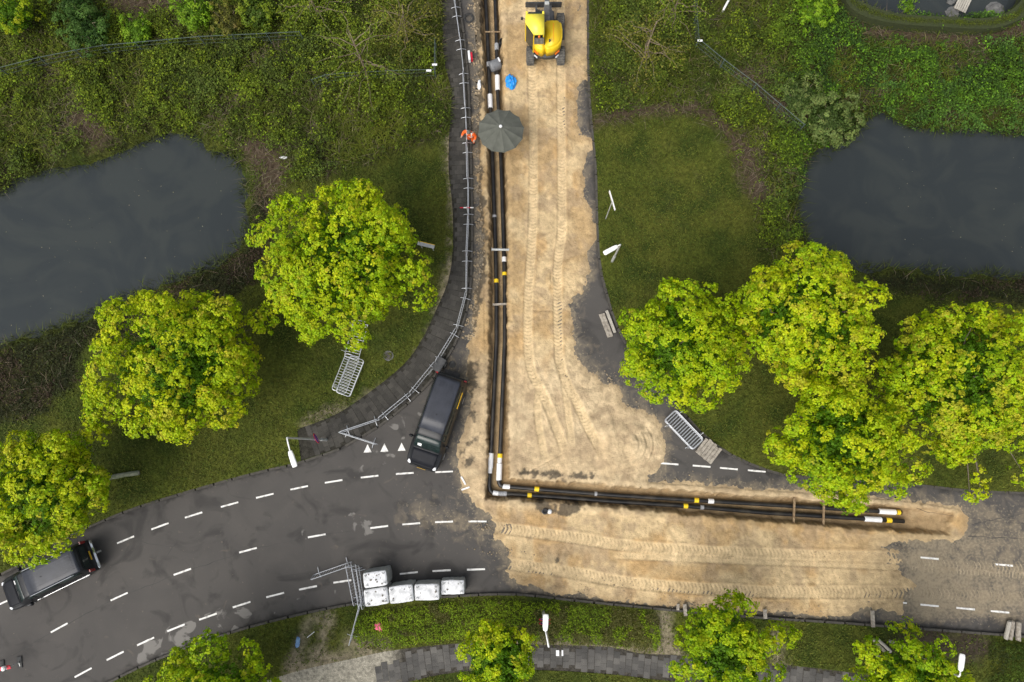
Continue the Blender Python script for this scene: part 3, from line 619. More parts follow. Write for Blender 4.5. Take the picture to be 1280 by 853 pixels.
def crown_mesh(name, R, RZ, seed, tone=.5, tan=.12, nl=None, per=46, leaf=.13, ragged=.38, pal=None, extra=()):
    g = np.random.default_rng(seed); pal = pal or (GREEN, CHART, YEL, TAN)
    nl = nl or int(30 + R * R * 3.0)
    k = np.arange(nl) + .5; ph = np.arccos(1 - 1.55 * k / nl); th = math.pi * (1 + 5 ** .5) * k + g.uniform(0, 6)
    D = np.column_stack([np.cos(th) * np.sin(ph), np.sin(th) * np.sin(ph), np.cos(ph)]); D = unit(D + g.normal(0, .13, D.shape))
    mod = 1 + ragged * (fbm(D[:, 0] * 2.3 + seed, D[:, 1] * 2.3, D[:, 2] * 2.3 + 3, 2) - .5) * 2
    rl = R * g.uniform(.13, .27, nl); cen = D * (R * mod * g.uniform(.62, .90, nl))[:, None]
    cen[:, 2] *= RZ / R
    for e in extra: cen = np.vstack([cen, e[:3]]); D = np.vstack([D, unit(np.array([[e[0], e[1], R * .5]]))]); rl = np.append(rl, e[3])
    nl = len(rl)
    CC, NN, COL_ = [], [], []
    for i in range(nl):
        m_ = int(per * (rl[i] / (R * .22)) ** 2 * (R / 4.4) ** 1.4); d = unit(g.normal(size=(m_ * 2, 3)) + D[i] * .75 + np.array((0, 0, .45)))[:m_]
        rr = rl[i] * g.uniform(.72, 1.12, m_) * (1 + .25 * (fbm(d[:, 0] * 3 + i, d[:, 1] * 3, d[:, 2] * 3, 2) - .5))
        CC.append(cen[i] + d * rr[:, None] * np.array((1, 1, .8))); NN.append(unit(d + np.array((0, 0, .5))))
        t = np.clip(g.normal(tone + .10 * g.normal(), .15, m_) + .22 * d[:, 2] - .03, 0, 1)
        c0 = np.where(t[:, None] < .5, pal[0] + (pal[1] - pal[0]) * t[:, None] * 2, pal[1] + (pal[2] - pal[1]) * (t[:, None] - .5) * 2)
        tm = g.random(m_) < tan * .65 * (0.35 + 1.6 * (g.random() < .4)); c0 = np.where(tm[:, None], pal[3] * .6 + c0 * .45, c0); COL_.append(c0)
    # inner fill, sparse and low in the crown, closes most see-through gaps
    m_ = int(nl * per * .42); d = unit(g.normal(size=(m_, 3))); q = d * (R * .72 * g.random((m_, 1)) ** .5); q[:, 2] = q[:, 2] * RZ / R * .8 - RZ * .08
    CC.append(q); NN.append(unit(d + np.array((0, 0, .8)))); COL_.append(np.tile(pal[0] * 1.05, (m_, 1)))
    CC, NN, COL_ = np.concatenate(CC), np.concatenate(NN), np.concatenate(COL_)
    lp = 12; n_ = len(CC); C = np.repeat(CC, lp, 0); N_ = np.repeat(NN, lp, 0); cl = np.repeat(COL_, lp, 0)
    off = g.normal(size=(n_ * lp, 3)); off = off - N_ * (off * N_).sum(1)[:, None] * .55; off = unit(off) * (g.random((n_ * lp, 1)) ** .6) * .175
    C = C + off; N_ = unit(N_ + off / .17 * .75 + g.normal(0, .22, N_.shape))
    V, F, c_ = leaves(C, N_, g.uniform(.75, 1.25, len(C)) * leaf, jitter_col(cl, len(C), .10), .8, .12)
    return np_mesh(name, V, F, c_)
def limb_path(a, b_, wob, seed):
    g = np.random.default_rng(seed); a, b_ = Vector(a), Vector(b_); pts = []
    for i in range(6):
        t = i / 5; q = a.lerp(b_, t); q.z += math.sin(t * math.pi) * (b_ - a).length * .10
        if 0 < i < 5: q += Vector(g.normal(0, wob, 3))
        pts.append(q)
    return pts
def tree(label, px, py, rpx, zc, seed, rz=.78, boughs=(), name='maple_tree', group='spring maples along the verges', **kw):
    c_ = P(px, py, zc); R = rpx * depth_at(c_) / FPX
    gz = float(ground_z(np.array([c_.x]), np.array([c_.y]))[0]); root = thing(name, label, 'tree', (c_.x, c_.y, gz), 0, group)
    zc = zc - gz; g = random.Random(seed)
    tr = MB(); rt = .05 + R * .035
    tr.tube([(0, 0, -.1), (.02, .03, .3), (.0, .05, zc * .45), (-.04, 0, zc * .8), (0, .03, zc + R * .25)], [rt * 1.45, rt * 1.05, rt * .9, rt * .6, rt * .2], 10)
    tr.build('trunk', 'bark', root, smooth_=True)
    for i in range(10):
        a = i * 2.4 + g.uniform(-.3, .3); e = R * g.uniform(.55, .85); z0 = zc * g.uniform(.42, .8)
        pts = limb_path((0, .03, z0), (math.cos(a) * e, math.sin(a) * e, zc + R * rz * g.uniform(-.35, .5)), .10, seed * 31 + i)
        MB().tube(pts, [rt * .5, rt * .42, rt * .34, rt * .25, rt * .16, rt * .06], 6).build('branch', 'bark', root, smooth_=True)
    ex = []
    for bx_, by_, bz_, br_ in boughs: q = P(bx_, by_, bz_); ex.append((q.x - c_.x, q.y - c_.y, bz_ - gz - zc, br_)); MB().tube(limb_path((0, .03, zc * .7), Vector((q.x - c_.x, q.y - c_.y, bz_ - gz)), .08, seed), [rt * .4, rt * .34, rt * .28, rt * .2, rt * .12, rt * .06], 6).build('branch', 'bark', root, smooth_=True)
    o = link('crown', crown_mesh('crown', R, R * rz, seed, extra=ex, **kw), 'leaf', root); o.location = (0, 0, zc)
    return root
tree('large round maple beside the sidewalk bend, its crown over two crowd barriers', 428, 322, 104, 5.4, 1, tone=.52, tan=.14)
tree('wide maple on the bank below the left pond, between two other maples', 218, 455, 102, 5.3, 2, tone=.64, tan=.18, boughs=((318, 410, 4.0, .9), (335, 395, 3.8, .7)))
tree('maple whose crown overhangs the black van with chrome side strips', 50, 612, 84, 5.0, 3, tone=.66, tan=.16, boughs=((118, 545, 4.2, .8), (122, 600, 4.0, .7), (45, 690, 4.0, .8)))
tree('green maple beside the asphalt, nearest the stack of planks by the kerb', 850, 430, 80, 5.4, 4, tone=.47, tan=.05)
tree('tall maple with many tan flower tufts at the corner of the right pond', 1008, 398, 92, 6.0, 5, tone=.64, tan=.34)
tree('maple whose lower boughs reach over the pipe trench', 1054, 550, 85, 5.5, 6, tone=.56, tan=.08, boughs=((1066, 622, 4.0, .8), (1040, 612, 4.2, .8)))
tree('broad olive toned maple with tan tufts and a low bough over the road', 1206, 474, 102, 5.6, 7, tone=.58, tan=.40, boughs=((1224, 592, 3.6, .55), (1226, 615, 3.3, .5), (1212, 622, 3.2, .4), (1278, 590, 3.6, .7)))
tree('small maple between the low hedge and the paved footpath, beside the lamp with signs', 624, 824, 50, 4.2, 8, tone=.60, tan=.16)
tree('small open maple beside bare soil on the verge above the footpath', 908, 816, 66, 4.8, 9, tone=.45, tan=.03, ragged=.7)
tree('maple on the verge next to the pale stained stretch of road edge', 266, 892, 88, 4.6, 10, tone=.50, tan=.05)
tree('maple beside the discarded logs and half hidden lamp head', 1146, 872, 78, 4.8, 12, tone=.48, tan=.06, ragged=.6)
# hanging bough of the broad maple
# ------------------------------------------------------------------ shrubs and thin trees of the wild strips
def shrub(label, px, py, rpx, h, seed, pal, name='shrub', tone=.5, per=36, leaf=.10, rz=None, cat='shrub'):
    c_ = P(px, py, h * .6); R = rpx * depth_at(c_) / FPX; gz = float(ground_z(np.array([c_.x]), np.array([c_.y]))[0])
    root = thing(name, label, cat, (c_.x, c_.y, gz)); g = random.Random(seed)
    for i in range(6):
        a = i * 1.05 + g.uniform(-.2, .2)
        MB().tube(limb_path((math.cos(a) * .08, math.sin(a) * .08, -.05), (math.cos(a) * R * .6, math.sin(a) * R * .6, h * g.uniform(.6, .95)), .05, seed * 7 + i), [.035, .03, .026, .02, .014, .006], 5).build('stem', 'twig', root)
    o = link('foliage', crown_mesh('foliage', R, h * .5, seed, tone=tone, tan=.04, nl=int(14 + R * R * 5), per=per, leaf=leaf, ragged=.5, pal=pal), 'leaf', root); o.location = (0, 0, h * .55)
    return root
DG = (np.array((.035, .085, .012)), np.array((.06, .13, .02)), np.array((.10, .19, .03)), np.array((.10, .15, .03)))
MG = (np.array((.07, .12, .010)), np.array((.14, .21, .012)), np.array((.24, .31, .02)), np.array((.2, .2, .04)))
BG = (np.array((.10, .20, .008)), np.array((.17, .31, .01)), np.array((.28, .42, .02)), np.array((.2, .3, .03)))
OL = (np.array((.08, .085, .015)), np.array((.15, .15, .02)), np.array((.24, .24, .03)), np.array((.20, .13, .04)))
WG = (np.array((.06, .10, .02)), np.array((.12, .17, .04)), np.array((.20, .26, .07)), np.array((.2, .22, .08)))
shrub('dark green bush leaning on the wire fence, beside a bright green bush', 108, 34, 34, 2.2, 21, DG, tone=.6)
shrub('small dark green bush at the back of the dark green bush by the fence', 92, 8, 22, 2.0, 22, DG)
shrub('bright green rounded bush between the dark bush and the fence', 172, 38, 22, 1.5, 23, BG)
shrub('bright leafy bush behind the wire fence, next to the olive brown bush', 240, 15, 28, 2.0, 24, BG, tone=.45)
shrub('olive and brown bush behind the wire fence', 285, 22, 24, 2.0, 25, OL, tone=.4)
shrub('yellowish green bush behind the end of the wire fence', 322, 12, 30, 2.2, 26, MG, tone=.65)
shrub('pale yellow leaved young tree beside bare soil at the wire fence end', 14, 18, 30, 3.0, 27, (GREEN * .8, CHART * .8, YEL * .7, TAN), tone=.6, name='young_tree', cat='tree')
shrub('bright green bush beside the clipped hedge of the garden pond', 1022, 10, 28, 1.8, 28, BG, tone=.5)
shrub('pale willow bush hanging over the corner of the right pond', 1040, 150, 40, 1.5, 29, WG, tone=.55, leaf=.12)
shrub('second pale willow bush on the bank beside the fence end', 1002, 122, 30, 1.2, 30, WG, tone=.5)
def thin_tree(label, px, py, h, rpx, seed, pal, lean=(0, 0)):
    """nearly bare young tree: visible stems and scattered small leaves"""
    b_ = P(px, py, .1); R = rpx * depth_at(b_) / FPX; root = thing('thin_tree', label, 'tree', (b_.x, b_.y, .08)); g = np.random.default_rng(seed)
    MB().tube([(0, 0, -.1), (lean[0] * .3, lean[1] * .3, h * .35), (lean[0], lean[1], h)], [.09, .07, .015], 7).build('trunk', 'twig', root, smooth_=True)
    C = []
    for i in range(16):
        a = i * 2.4 + g.uniform(-.3, .3); t = g.uniform(.2, .85); s_ = Vector((lean[0] * t, lean[1] * t, h * t)); e = s_ + Vector((math.cos(a) * R * (1.1 - t * .5), math.sin(a) * R * (1.1 - t * .5), h * .22 * g.uniform(.3, 1)))
        pts = limb_path(s_, e, .08, seed * 9 + i); MB().tube(pts, [.03, .026, .02, .015, .011, .005], 5).build('branch', 'twig', root)
        for q in pts[1:]: C += [np.array(q) + g.normal(0, .28, 3) for _ in range(26)]
    C = np.array(C); t = g.random((len(C), 1)); cl = pal[0] + (pal[2] - pal[0]) * t
    V, F, c_ = leaves(C, unit(g.normal(0, .6, C.shape) + np.array((0, 0, 1))), g.uniform(.07, .15, len(C)), jitter_col(cl, len(C)))
    link('crown', np_mesh('crown', V, F, c_), 'leaf', root)
thin_tree('thin sparsely leaved tree above the corner of the low wire fence', 462, 100, 4.2, 62, 41, MG, (-.3, .6))
thin_tree('thin young tree with olive leaves beside the low fence post', 510, 58, 3.6, 46, 42, OL, (.2, .4))
thin_tree('thin yellowish tree in rough grass beside the sand street', 800, 86, 3.8, 52, 43, OL, (.3, .7))
thin_tree('thin olive leaved tree between the sand street and the white topped fence post', 836, 34, 3.4, 46, 44, MG, (.1, .4))
thin_tree('thin bushy tree behind the first wire fence, close to the thin tree by the sidewalk', 400, 26, 3.4, 50, 45, MG, (0, .3))

# ------------------------------------------------------------------ ground plants (uncountable)
def scatter(nper, x0, x1, y0, y1):
    m_ = int(nper * (x1 - x0) * (y1 - y0)); return RNG.uniform(x0, x1, m_), RNG.uniform(y0, y1, m_)
def off_paved(x, y, d=.12): return (sdf(ROAD, x, y) < -d) & (sdf(SIDE, x, y) < -.03) & (sdf(PATH, x, y) < -.03)
def in_water(x, y, m_=0.0): return np.maximum.reduce([sdf(PL, x, y), sdf(PR, x, y), sdf(PT, x, y)]) > m_
def soilmask(x, y):
    return np.maximum.reduce([stroke(x, y, [(744, 153), (780, 146), (830, 138), (870, 140), (900, 158), (925, 185), (940, 215), (950, 250)], .7), stroke(x, y, [(930, 190), (945, 235)], 1.2), stroke(x, y, [(1062, 22), (1120, 42), (1240, 46), (1300, 24)], 1.2), stroke(x, y, [(925, 95), (960, 130), (1000, 150)], 1.0), stroke(x, y, [(320, 190), (345, 215), (330, 250)], 1.5), stroke(x, y, [(100, 150), (120, 170)], 1.4), stroke(x, y, [(150, 6), (230, 8)], 1.2)])
# undergrowth leaves
x, y = scatter(95, -44, 44, 8, 38)
k = wildness(x, y) > RNG.random(len(x)); x, y = x[k], y[k]
k = off_paved(x, y) & ~in_water(x, y, .25); x, y = x[k], y[k]
hp = fbm(x * .8 + 13, y * .8, 1, 4); bush = sstep(.38, .66, hp); grassy = sstep(P(380, 150).x, P(430, 150).x, x) * sstep(P(735, 100).x, P(700, 100).x, x)
k = (RNG.random(len(x)) < (.22 + .8 * bush) * (1 - .6 * grassy)) & (RNG.random(len(x)) > soilmask(x, y) * 1.1); x, y, bush, hp = x[k], y[k], bush[k], hp[k]
print('undergrowth plants', len(x))
lp = 5; m_ = len(x)
zt = ground_z(x, y) + .10 + .55 * bush * RNG.uniform(.5, 1.1, m_)
tone = np.clip(fbm(x * .5 + 71, y * .5, 2, 3) * 1.5 - .3 + RNG.normal(0, .13, m_), 0, 1)
pc = lerp3((.040, .060, .008), (.11, .155, .010), tone); pc = lerp3(pc, (.19, .26, .014), (RNG.random(m_) < .14 + .12 * bush).astype(float) * .85)
pc = lerp3(pc, (.085, .12, .024), sstep(.5, .7, fbm(x * .4 + 5, y * .4 + 9)) * .6)
pc = lerp3(pc, pc * np.array((.72, 1.05, 1.2)), sstep(P(930, 100).x, P(1040, 100).x, x)); C = np.column_stack([x, y, zt]); C = np.repeat(C, lp, 0) + RNG.normal(0, 1, (m_ * lp, 3)) * np.array((.10, .10, .06))
Nn = unit(RNG.normal(0, .45, C.shape) + np.array((0, 0, 1)))
V, F, c_ = leaves(C, Nn, RNG.uniform(.08, .17, len(C)), jitter_col(np.repeat(pc, lp, 0), len(C), .25), .65, .1)
kind(link('undergrowth', np_mesh('undergrowth', V, F, c_), 'weed'), 'stuff')
# blades: rough grass, lawn, pond edge
def blades(name, x, y, z0, h, lean, col, wd=.02):
    m_ = len(x); a = RNG.uniform(0, 2 * math.pi, m_); d = np.column_stack([np.cos(a), np.sin(a), 0 * a]); pdir = np.column_stack([-np.sin(a), np.cos(a), 0 * a]); B = np.column_stack([x, y, z0])
    V = np.empty((m_, 4, 3)); h = h[:, None]; ln = lean[:, None]; wdv = np.asarray(wd) * np.ones(m_); wdv = wdv[:, None]
    mid = B + d * ln * h * .45 + np.array((0, 0, 1)) * h * .62; tip = B + d * ln * h * 1.25 + np.array((0, 0, 1)) * h * .8
    V[:, 0] = B - pdir * wdv; V[:, 1] = mid - pdir * wdv * .8; V[:, 2] = tip; V[:, 3] = mid + pdir * wdv * .8
    return kind(link(name, np_mesh(name, V.reshape(-1, 3), np.arange(m_ * 4).reshape(-1, 4), col), 'weed'), 'stuff')
x, y = scatter(150, -44, 44, 8, 38)
k = wildness(x, y) > RNG.random(len(x)) * 1.1; x, y = x[k], y[k]
k = off_paved(x, y) & ~in_water(x, y, .1) & (RNG.random(len(x)) > soilmask(x, y)); x, y = x[k], y[k]
g_ = .35 + .65 * sstep(P(380, 150).x, P(450, 150).x, x) * sstep(P(960, 100).x, P(900, 100).x, x); k = RNG.random(len(x)) < g_; x, y = x[k], y[k]; m_ = len(x)
t = np.clip(fbm(x * .6 + 19, y * .6, 4, 4) * 1.7 - .35, 0, 1)
pc = lerp3((.048, .070, .008), (.125, .150, .014), t); pc = lerp3(pc, (.17, .15, .07), (RNG.random(m_) < .07).astype(float))
print('rough blades', m_)
blades('rough_grass', x, y, ground_z(x, y), RNG.uniform(.2, .55, m_), RNG.uniform(.5, 1.6, m_), jitter_col(pc, m_, .2), RNG.uniform(.012, .028, m_))
x, y = scatter(125, -40, 40, -16, 28)
k = off_paved(x, y, .02) & ~in_water(x, y, -.25); x, y = x[k], y[k]
k = (wildness(x, y) < .5) & (darkbank(x, y) < RNG.random(len(x)) + .15); x, y = x[k], y[k]; m_ = len(x)
t = np.clip(fbm(x * .5 + 3, y * .5) * 1.2 + fbm(x * 2.4, y * 2.4, 5) * .9 - .55 + RNG.normal(0, .16, m_), 0, 1); pc = lerp3((.052, .072, .009), (.110, .122, .018), t)
bare = np.maximum.reduce([stroke(x, y, [(392, 775), (378, 800), (362, 838)], .8), stroke(x, y, [(412, 770), (400, 805), (392, 835)], .7), stroke(x, y, [(367, 838), (440, 815), (480, 808)], .8), blob(x, y, 437, 806, 1.0), stroke(x, y, [(832, 768), (828, 790), (836, 815)], .9), stroke(x, y, [(1150, 800), (1220, 808)], 1.3), blob(x, y, 1140, 812, 2.0), stroke(x, y, [(450, 505), (505, 470), (530, 435), (552, 385), (562, 330)], .45)])
k = RNG.random(m_) > bare * 1.3; x, y, pc = x[k], y[k], pc[k]; m_ = len(x)
print('lawn blades', m_)
blades('lawn_grass', x, y, ground_z(x, y), RNG.uniform(.05, .17, m_), RNG.uniform(.5, 1.5, m_), jitter_col(pc, m_, .26), RNG.uniform(.012, .028, m_))
# clover and daisies in the lawn
x, y = scatter(22, -38, 38, -15, 27); k = off_paved(x, y, .05) & ~in_water(x, y, -.4); x, y = x[k], y[k]; k = (wildness(x, y) < .4) & (darkbank(x, y) < .3) & (fbm(x * 1.1 + 8, y * 1.1, 3) > .42); x, y = x[k], y[k]; m_ = len(x)
pc = lerp3((.045, .075, .010), (.13, .15, .022), RNG.random(m_)); C = np.repeat(np.column_stack([x, y, ground_z(x, y) + .06]), 4, 0) + RNG.normal(0, .05, (m_ * 4, 3)) * np.array((1, 1, .3))
V, F, c_ = leaves(C, unit(RNG.normal(0, .4, C.shape) + np.array((0, 0, 1))), RNG.uniform(.05, .10, len(C)), jitter_col(np.repeat(pc, 4, 0), len(C), .2)); kind(link('lawn_clover', np_mesh('lawn_clover', V, F, c_), 'weed'), 'stuff')
# dead twigs and litter in the wild strips, dark ivy on the lower banks
x, y = scatter(26, -40, 40, -3, 36); wlx = wildness(x, y); dbx = darkbank(x, y); sm = soilmask(x, y)
k = (np.maximum.reduce([wlx * (.12 + .6 * (fbm(x * .6 + 50, y * .6) > .52)), dbx * .08, sm]) > RNG.random(len(x))) & off_paved(x, y) & ~in_water(x, y, .15); x, y = x[k], y[k]; m_ = len(x)
pc = lerp3((.10, .078, .05), (.24, .195, .14), RNG.random(m_))
blades('dead_stems', x, y, ground_z(x, y) + .03, RNG.uniform(.15, .4, m_), RNG.uniform(1.2, 2.8, m_), jitter_col(pc, m_, .15), .012)
x, y = scatter(70, -40, 40, -3, 30); k = darkbank(x, y) > RNG.random(len(x)); x, y = x[k], y[k]; k = off_paved(x, y) & ~in_water(x, y, .12); x, y = x[k], y[k]; m_ = len(x)
pc = lerp3((.014, .018, .006), (.034, .044, .010), fbm(x, y)); pc = lerp3(pc, (.05, .036, .022), (fbm(x * .5 + 31, y * .5) > .53).astype(float))
C = np.repeat(np.column_stack([x, y, ground_z(x, y) + .08]), 3, 0) + RNG.normal(0, .07, (m_ * 3, 3)); V, F, c_ = leaves(C, unit(RNG.normal(0, .5, C.shape) + np.array((0, 0, 1))), RNG.uniform(.07, .14, len(C)), jitter_col(np.repeat(pc, 3, 0), len(C), .25))
kind(link('bank_ivy', np_mesh('bank_ivy', V, F, c_), 'weed'), 'stuff')
# overhanging fringe along the pond edges
ex, ey, ec = [], [], []
for pond in (PL, PR):
    q = np.array(dens(pond, .05)); x, y = (q + RNG.normal(0, .13, q.shape)).T; k = (np.abs(x) < 44) & (fbm(x * 1.2, y * 1.2, 7) > .30); ex.append(x[k]); ey.append(y[k])
x, y = np.concatenate(ex), np.concatenate(ey); x = np.repeat(x, 3) + RNG.normal(0, .1, len(x) * 3); y = np.repeat(y, 3) + RNG.normal(0, .1, len(y) * 3); m_ = len(x)
blades('pond_edge_reeds', x, y, np.maximum(ground_z(x, y), WZ - .05), RNG.uniform(.2, .6, m_), RNG.uniform(.4, 1.5, m_), jitter_col(lerp3((.025, .034, .008), (.085, .11, .016), RNG.random(m_) ** 1.6), m_), .02)
# bits of leaf and scum afloat
x, y = scatter(1.6, -40, 40, 5, 28); k = np.maximum(sdf(PL, x, y), sdf(PR, x, y)) > .15; x, y = x[k], y[k]; m_ = len(x); k = RNG.random(m_) < .08 + .5 * (fbm(x * .5, y * .5, 4) > .55); x, y = x[k], y[k]; m_ = len(x)
V, F, c_ = leaves(np.column_stack([x, y, 0 * x + WZ + .006]), unit(RNG.normal(0, .02, (m_, 3)) + np.array((0, 0, 1))), RNG.uniform(.03, .11, m_), jitter_col(np.tile((.11, .105, .07), (m_, 1)), m_, .4)); kind(link('floating_leaves', np_mesh('floating_leaves', V, F, c_), 'weed'), 'stuff')

mat('hedge_core', (0.02, 0.028, 0.006), (0.035, 0.045, 0.01), 9, .9)
# ------------------------------------------------------------------ hedges
def hedge(label, poly, h, seed, cols, per=170, name='hedge', leaf=.085, lumpy=.25, core=False):
    c0 = poly.mean(0); root = thing(name, label, 'hedge', (c0[0], c0[1], .1)); g = np.random.default_rng(seed)
    lo, hi = poly.min(0), poly.max(0); m_ = int((hi[0] - lo[0]) * (hi[1] - lo[1]) * per); x, y = g.uniform(lo[0], hi[0], m_), g.uniform(lo[1], hi[1], m_)
    s_ = sdf(poly, x, y) + (fbm(x * 2, y * 2, 3) - .5) * .25; k = s_ > 0; x, y, s_ = x[k], y[k], s_[k]; m_ = len(x)
    top = h * (1 - lumpy + lumpy * 1.6 * fbm(x * 1.5, y * 1.5, 5)) * (1 - .75 * np.exp(-s_ / .16)); zz = top * (1 - .5 * g.random(m_) ** 3)
    t = np.clip(fbm(x * 1.1, y * 1.1, 8) * 1.5 - .25 + g.normal(0, .15, m_), 0, 1); pc = lerp3(cols[0], cols[1], t); pc = lerp3(pc, cols[2], (fbm(x * .9 + 40, y * .9) > .57).astype(float) * .8)
    C = np.repeat(np.column_stack([x - c0[0], y - c0[1], zz]), 3, 0) + g.normal(0, .05, (m_ * 3, 3)); V, F, c_ = leaves(C, unit(g.normal(0, .45, C.shape) + np.array((0, 0, 1))), g.uniform(.6, 1.3, len(C)) * leaf, jitter_col(np.repeat(pc, 3, 0), len(C), .2))
    link('foliage', np_mesh('foliage', V, F, c_), 'weed', root)
    if core: MB().prism([(a - c0[0], b_ - c0[1]) for a, b_ in poly], -.1, h * .82).build('core', 'hedge_core', root)
    q = MB(); n_ = max(6, int((hi[0] - lo[0]) * .8))                         # woody stems below
    for i in range(n_):
        xx, yy = g.uniform(lo[0], hi[0]), g.uniform(lo[1], hi[1])
        if sdf(poly, np.array([xx]), np.array([yy]))[0] < .2: continue
        q.tube([(xx - c0[0], yy - c0[1], -.1), (xx - c0[0] + g.uniform(-.1, .1), yy - c0[1], h * .8)], [.02, .008], 5)
    q.build('stems', 'twig', root); return root
hedge('low bright green ground cover hedge between road and paved footpath', HEDGE_BOT, .5, 51, ((.085, .14, .006), (.19, .28, .009), (.085, .066, .030)), 150)
hedge('dark green low hedge beside the three logs on the kerb', HEDGE_BR, .6, 52, ((.030, .055, .006), (.07, .11, .01), (.03, .04, .01)), 170)
ring = P2(smooth([(1050, -60), (1056, -6), (1074, 16), (1116, 28), (1180, 33), (1246, 34), (1290, 12), (1310, -40)], 4), .9); inner = P2(smooth([(1066, -60), (1070, -10), (1086, 5), (1122, 16), (1180, 20), (1240, 21), (1276, 2), (1292, -40)], 4), .9)
hedge('clipped box hedge curving round the garden pond', np.concatenate([ring, inner[::-1]]), .9, 53, ((.060, .082, .006), (.085, .112, .010), (.07, .09, .01)), 800, 'clipped_hedge', .06, .04, True)

# ------------------------------------------------------------------ pipes in the trench
PZ = -0.46
def pipe(label, pts_px, zpx=PZ + .1, r=.125, marks=()):
    """pipe along photo points; marks: (px, py, length, radius factor, material, name)"""
    ln = [P(a, b_, zpx) for a, b_ in pts_px]; ln = [Vector((q.x, q.y, PZ)) for q in ln]
    c0 = ln[0].copy(); root = thing('district_heating_pipe', label, 'pipe', (c0.x, c0.y, PZ - r)); dz = Vector((c0.x, c0.y, PZ - r))
    MB().tube([q - dz for q in ln], r, 14).build('pipe_body', 'black_pipe', root, smooth_=True)
    arr = np.array([q[:2] for q in ln])
    for px, py, L, f, mt, nm in marks:
        c_ = P(px, py, zpx); d, u, s_ = seg_near(arr, np.array([c_.x]), np.array([c_.y])); s0 = float(s_[0]); seg = np.r_[0, np.cumsum(np.hypot(*np.diff(arr, axis=0).T))]
        at = lambda s1: Vector((np.interp(s1, seg, arr[:, 0]), np.interp(s1, seg, arr[:, 1]), PZ)) - dz
        rr = r * f; MB().tube([at(s0 - L / 2), at(s0 - L / 2 + .02), at(s0 + L / 2 - .02), at(s0 + L / 2)], [rr * .95, rr, rr, rr * .95], 16).build(nm, mt, root, smooth_=False)
    return root
S_, B_, K_, J_ = ('white_sleeve', 'sleeve'), ('yellow_band', 'band'), ('grey_sleeve', 'sleeve'), ('black_pipe', 'collar')
L_px = [(603.5, -60), (607, 0), (609, 40), (612, 110), (616, 213), (619, 300), (620.5, 360), (620.5, 426), (617, 500), (614, 560), (611.5, 600), (611.5, 608), (612.5, 613), (615, 616), (620, 617.2), (640, 618), (700, 622), (765, 627), (860, 633), (960, 641.5), (1060, 647.5), (1131, 652)]
R_px = [(615, -60), (619, 0), (620.5, 40), (622, 110), (627, 213), (629.5, 300), (631, 360), (631, 426), (628, 500), (625.5, 560), (623.5, 598), (623.8, 604), (625.5, 607), (629, 608.2), (640, 609), (700, 614), (765, 619), (860, 625), (960, 631), (1060, 637), (1128, 641)]
pipe('black pipe on the outer side of the trench, turning the corner under white sleeves', L_px, marks=[(611.5, 126, .9, 1.25, *S_), (613.5, 576, .85, 1.3, *S_), (612.5, 588, .35, 1.1, *S_), (619.5, 617.2, .32, 1.1, *S_), (628, 617.5, .5, 1.08, *K_), (662, 619.5, .24, 1.12, *B_), (620.3, 351, .22, 1.12, *B_), (611, 80, .3, 1.12, *K_), (857.5, 633.5, .25, 1.12, *B_), (878, 635, .2, 1.08, *K_), (1092, 650, .95, 1.25, *S_), (1112, 651, .3, 1.12, *B_), (618, 270, .14, 1.1, *K_), (1125, 651.7, .5, .8, *K_)])
pipe('black pipe on the inner side of the trench, with two long white sleeves', R_px, marks=[(619.6, 58, .45, 1.15, *K_), (622, 103, 1.0, 1.25, *S_), (624, 590, .95, 1.3, *S_), (625.3, 575, .35, 1.1, *S_), (625.7, 570, .24, 1.15, *B_), (633, 608.5, .4, 1.1, *S_), (671, 611.8, .26, 1.12, *B_), (630.6, 342, .2, 1.12, *B_), (630.4, 324, .3, 1.12, *S_), (871, 625.8, .25, 1.12, *B_), (889, 627, .33, 1.12, *S_), (1110, 640, .95, 1.25, *S_), (1124, 641, .2, 1.1, *B_), (745, 617, .15, 1.1, *K_)])
def beam(label, a, b_, z, r, mt, nm, cat, box=False):
    p, q = P(*a, z), P(*b_, z); d = q - p; root = thing(nm, label, cat, (p.x, p.y, z - r), math.atan2(d.y, d.x)); L = d.length
    if box: MB().box((L / 2, 0, r), (L, r * 2, r * 1.6)).build('board', mt, root, .01)
    else: MB().tube([(0, 0, r), (L, 0, r)], r, 10).build('bar', mt, root)
    for x_ in (.02, L - .02): MB().box((x_, 0, r), (.03, r * 2.6, r * 2.3)).build('end_plate', mt, root, .005)
    return root
beam('grey steel strut laid across the straight trench', (614.5, 312), (636.5, 312.5), .02, .07, 'lamp_grey', 'trench_strut', 'strut')
beam('weathered timber wedged across both pipes below the steel strut', (616, 381), (636, 380), -.27, .06, 'wood_grey', 'trench_strut', 'strut', True)
beam('brown timber across the far trench, close to the maple bough', (1030, 624), (1029, 658), -.2, .055, 'wood_brown', 'trench_strut', 'strut', True)
beam('brown timber across the far trench, farther from the pipe ends', (993, 622), (992, 655), -.2, .055, 'wood_brown', 'trench_strut', 'strut', True)
beam('short timber under the pipes beside the yellow bands near the corner', (671, 603), (668, 622), -.63, .06, 'wood_brown', 'trench_strut', 'strut', True)
beam('thin timber in the upper trench across two pipes', (606, 40), (626, 40), -.28, .04, 'wood_brown', 'trench_strut', 'strut', True)
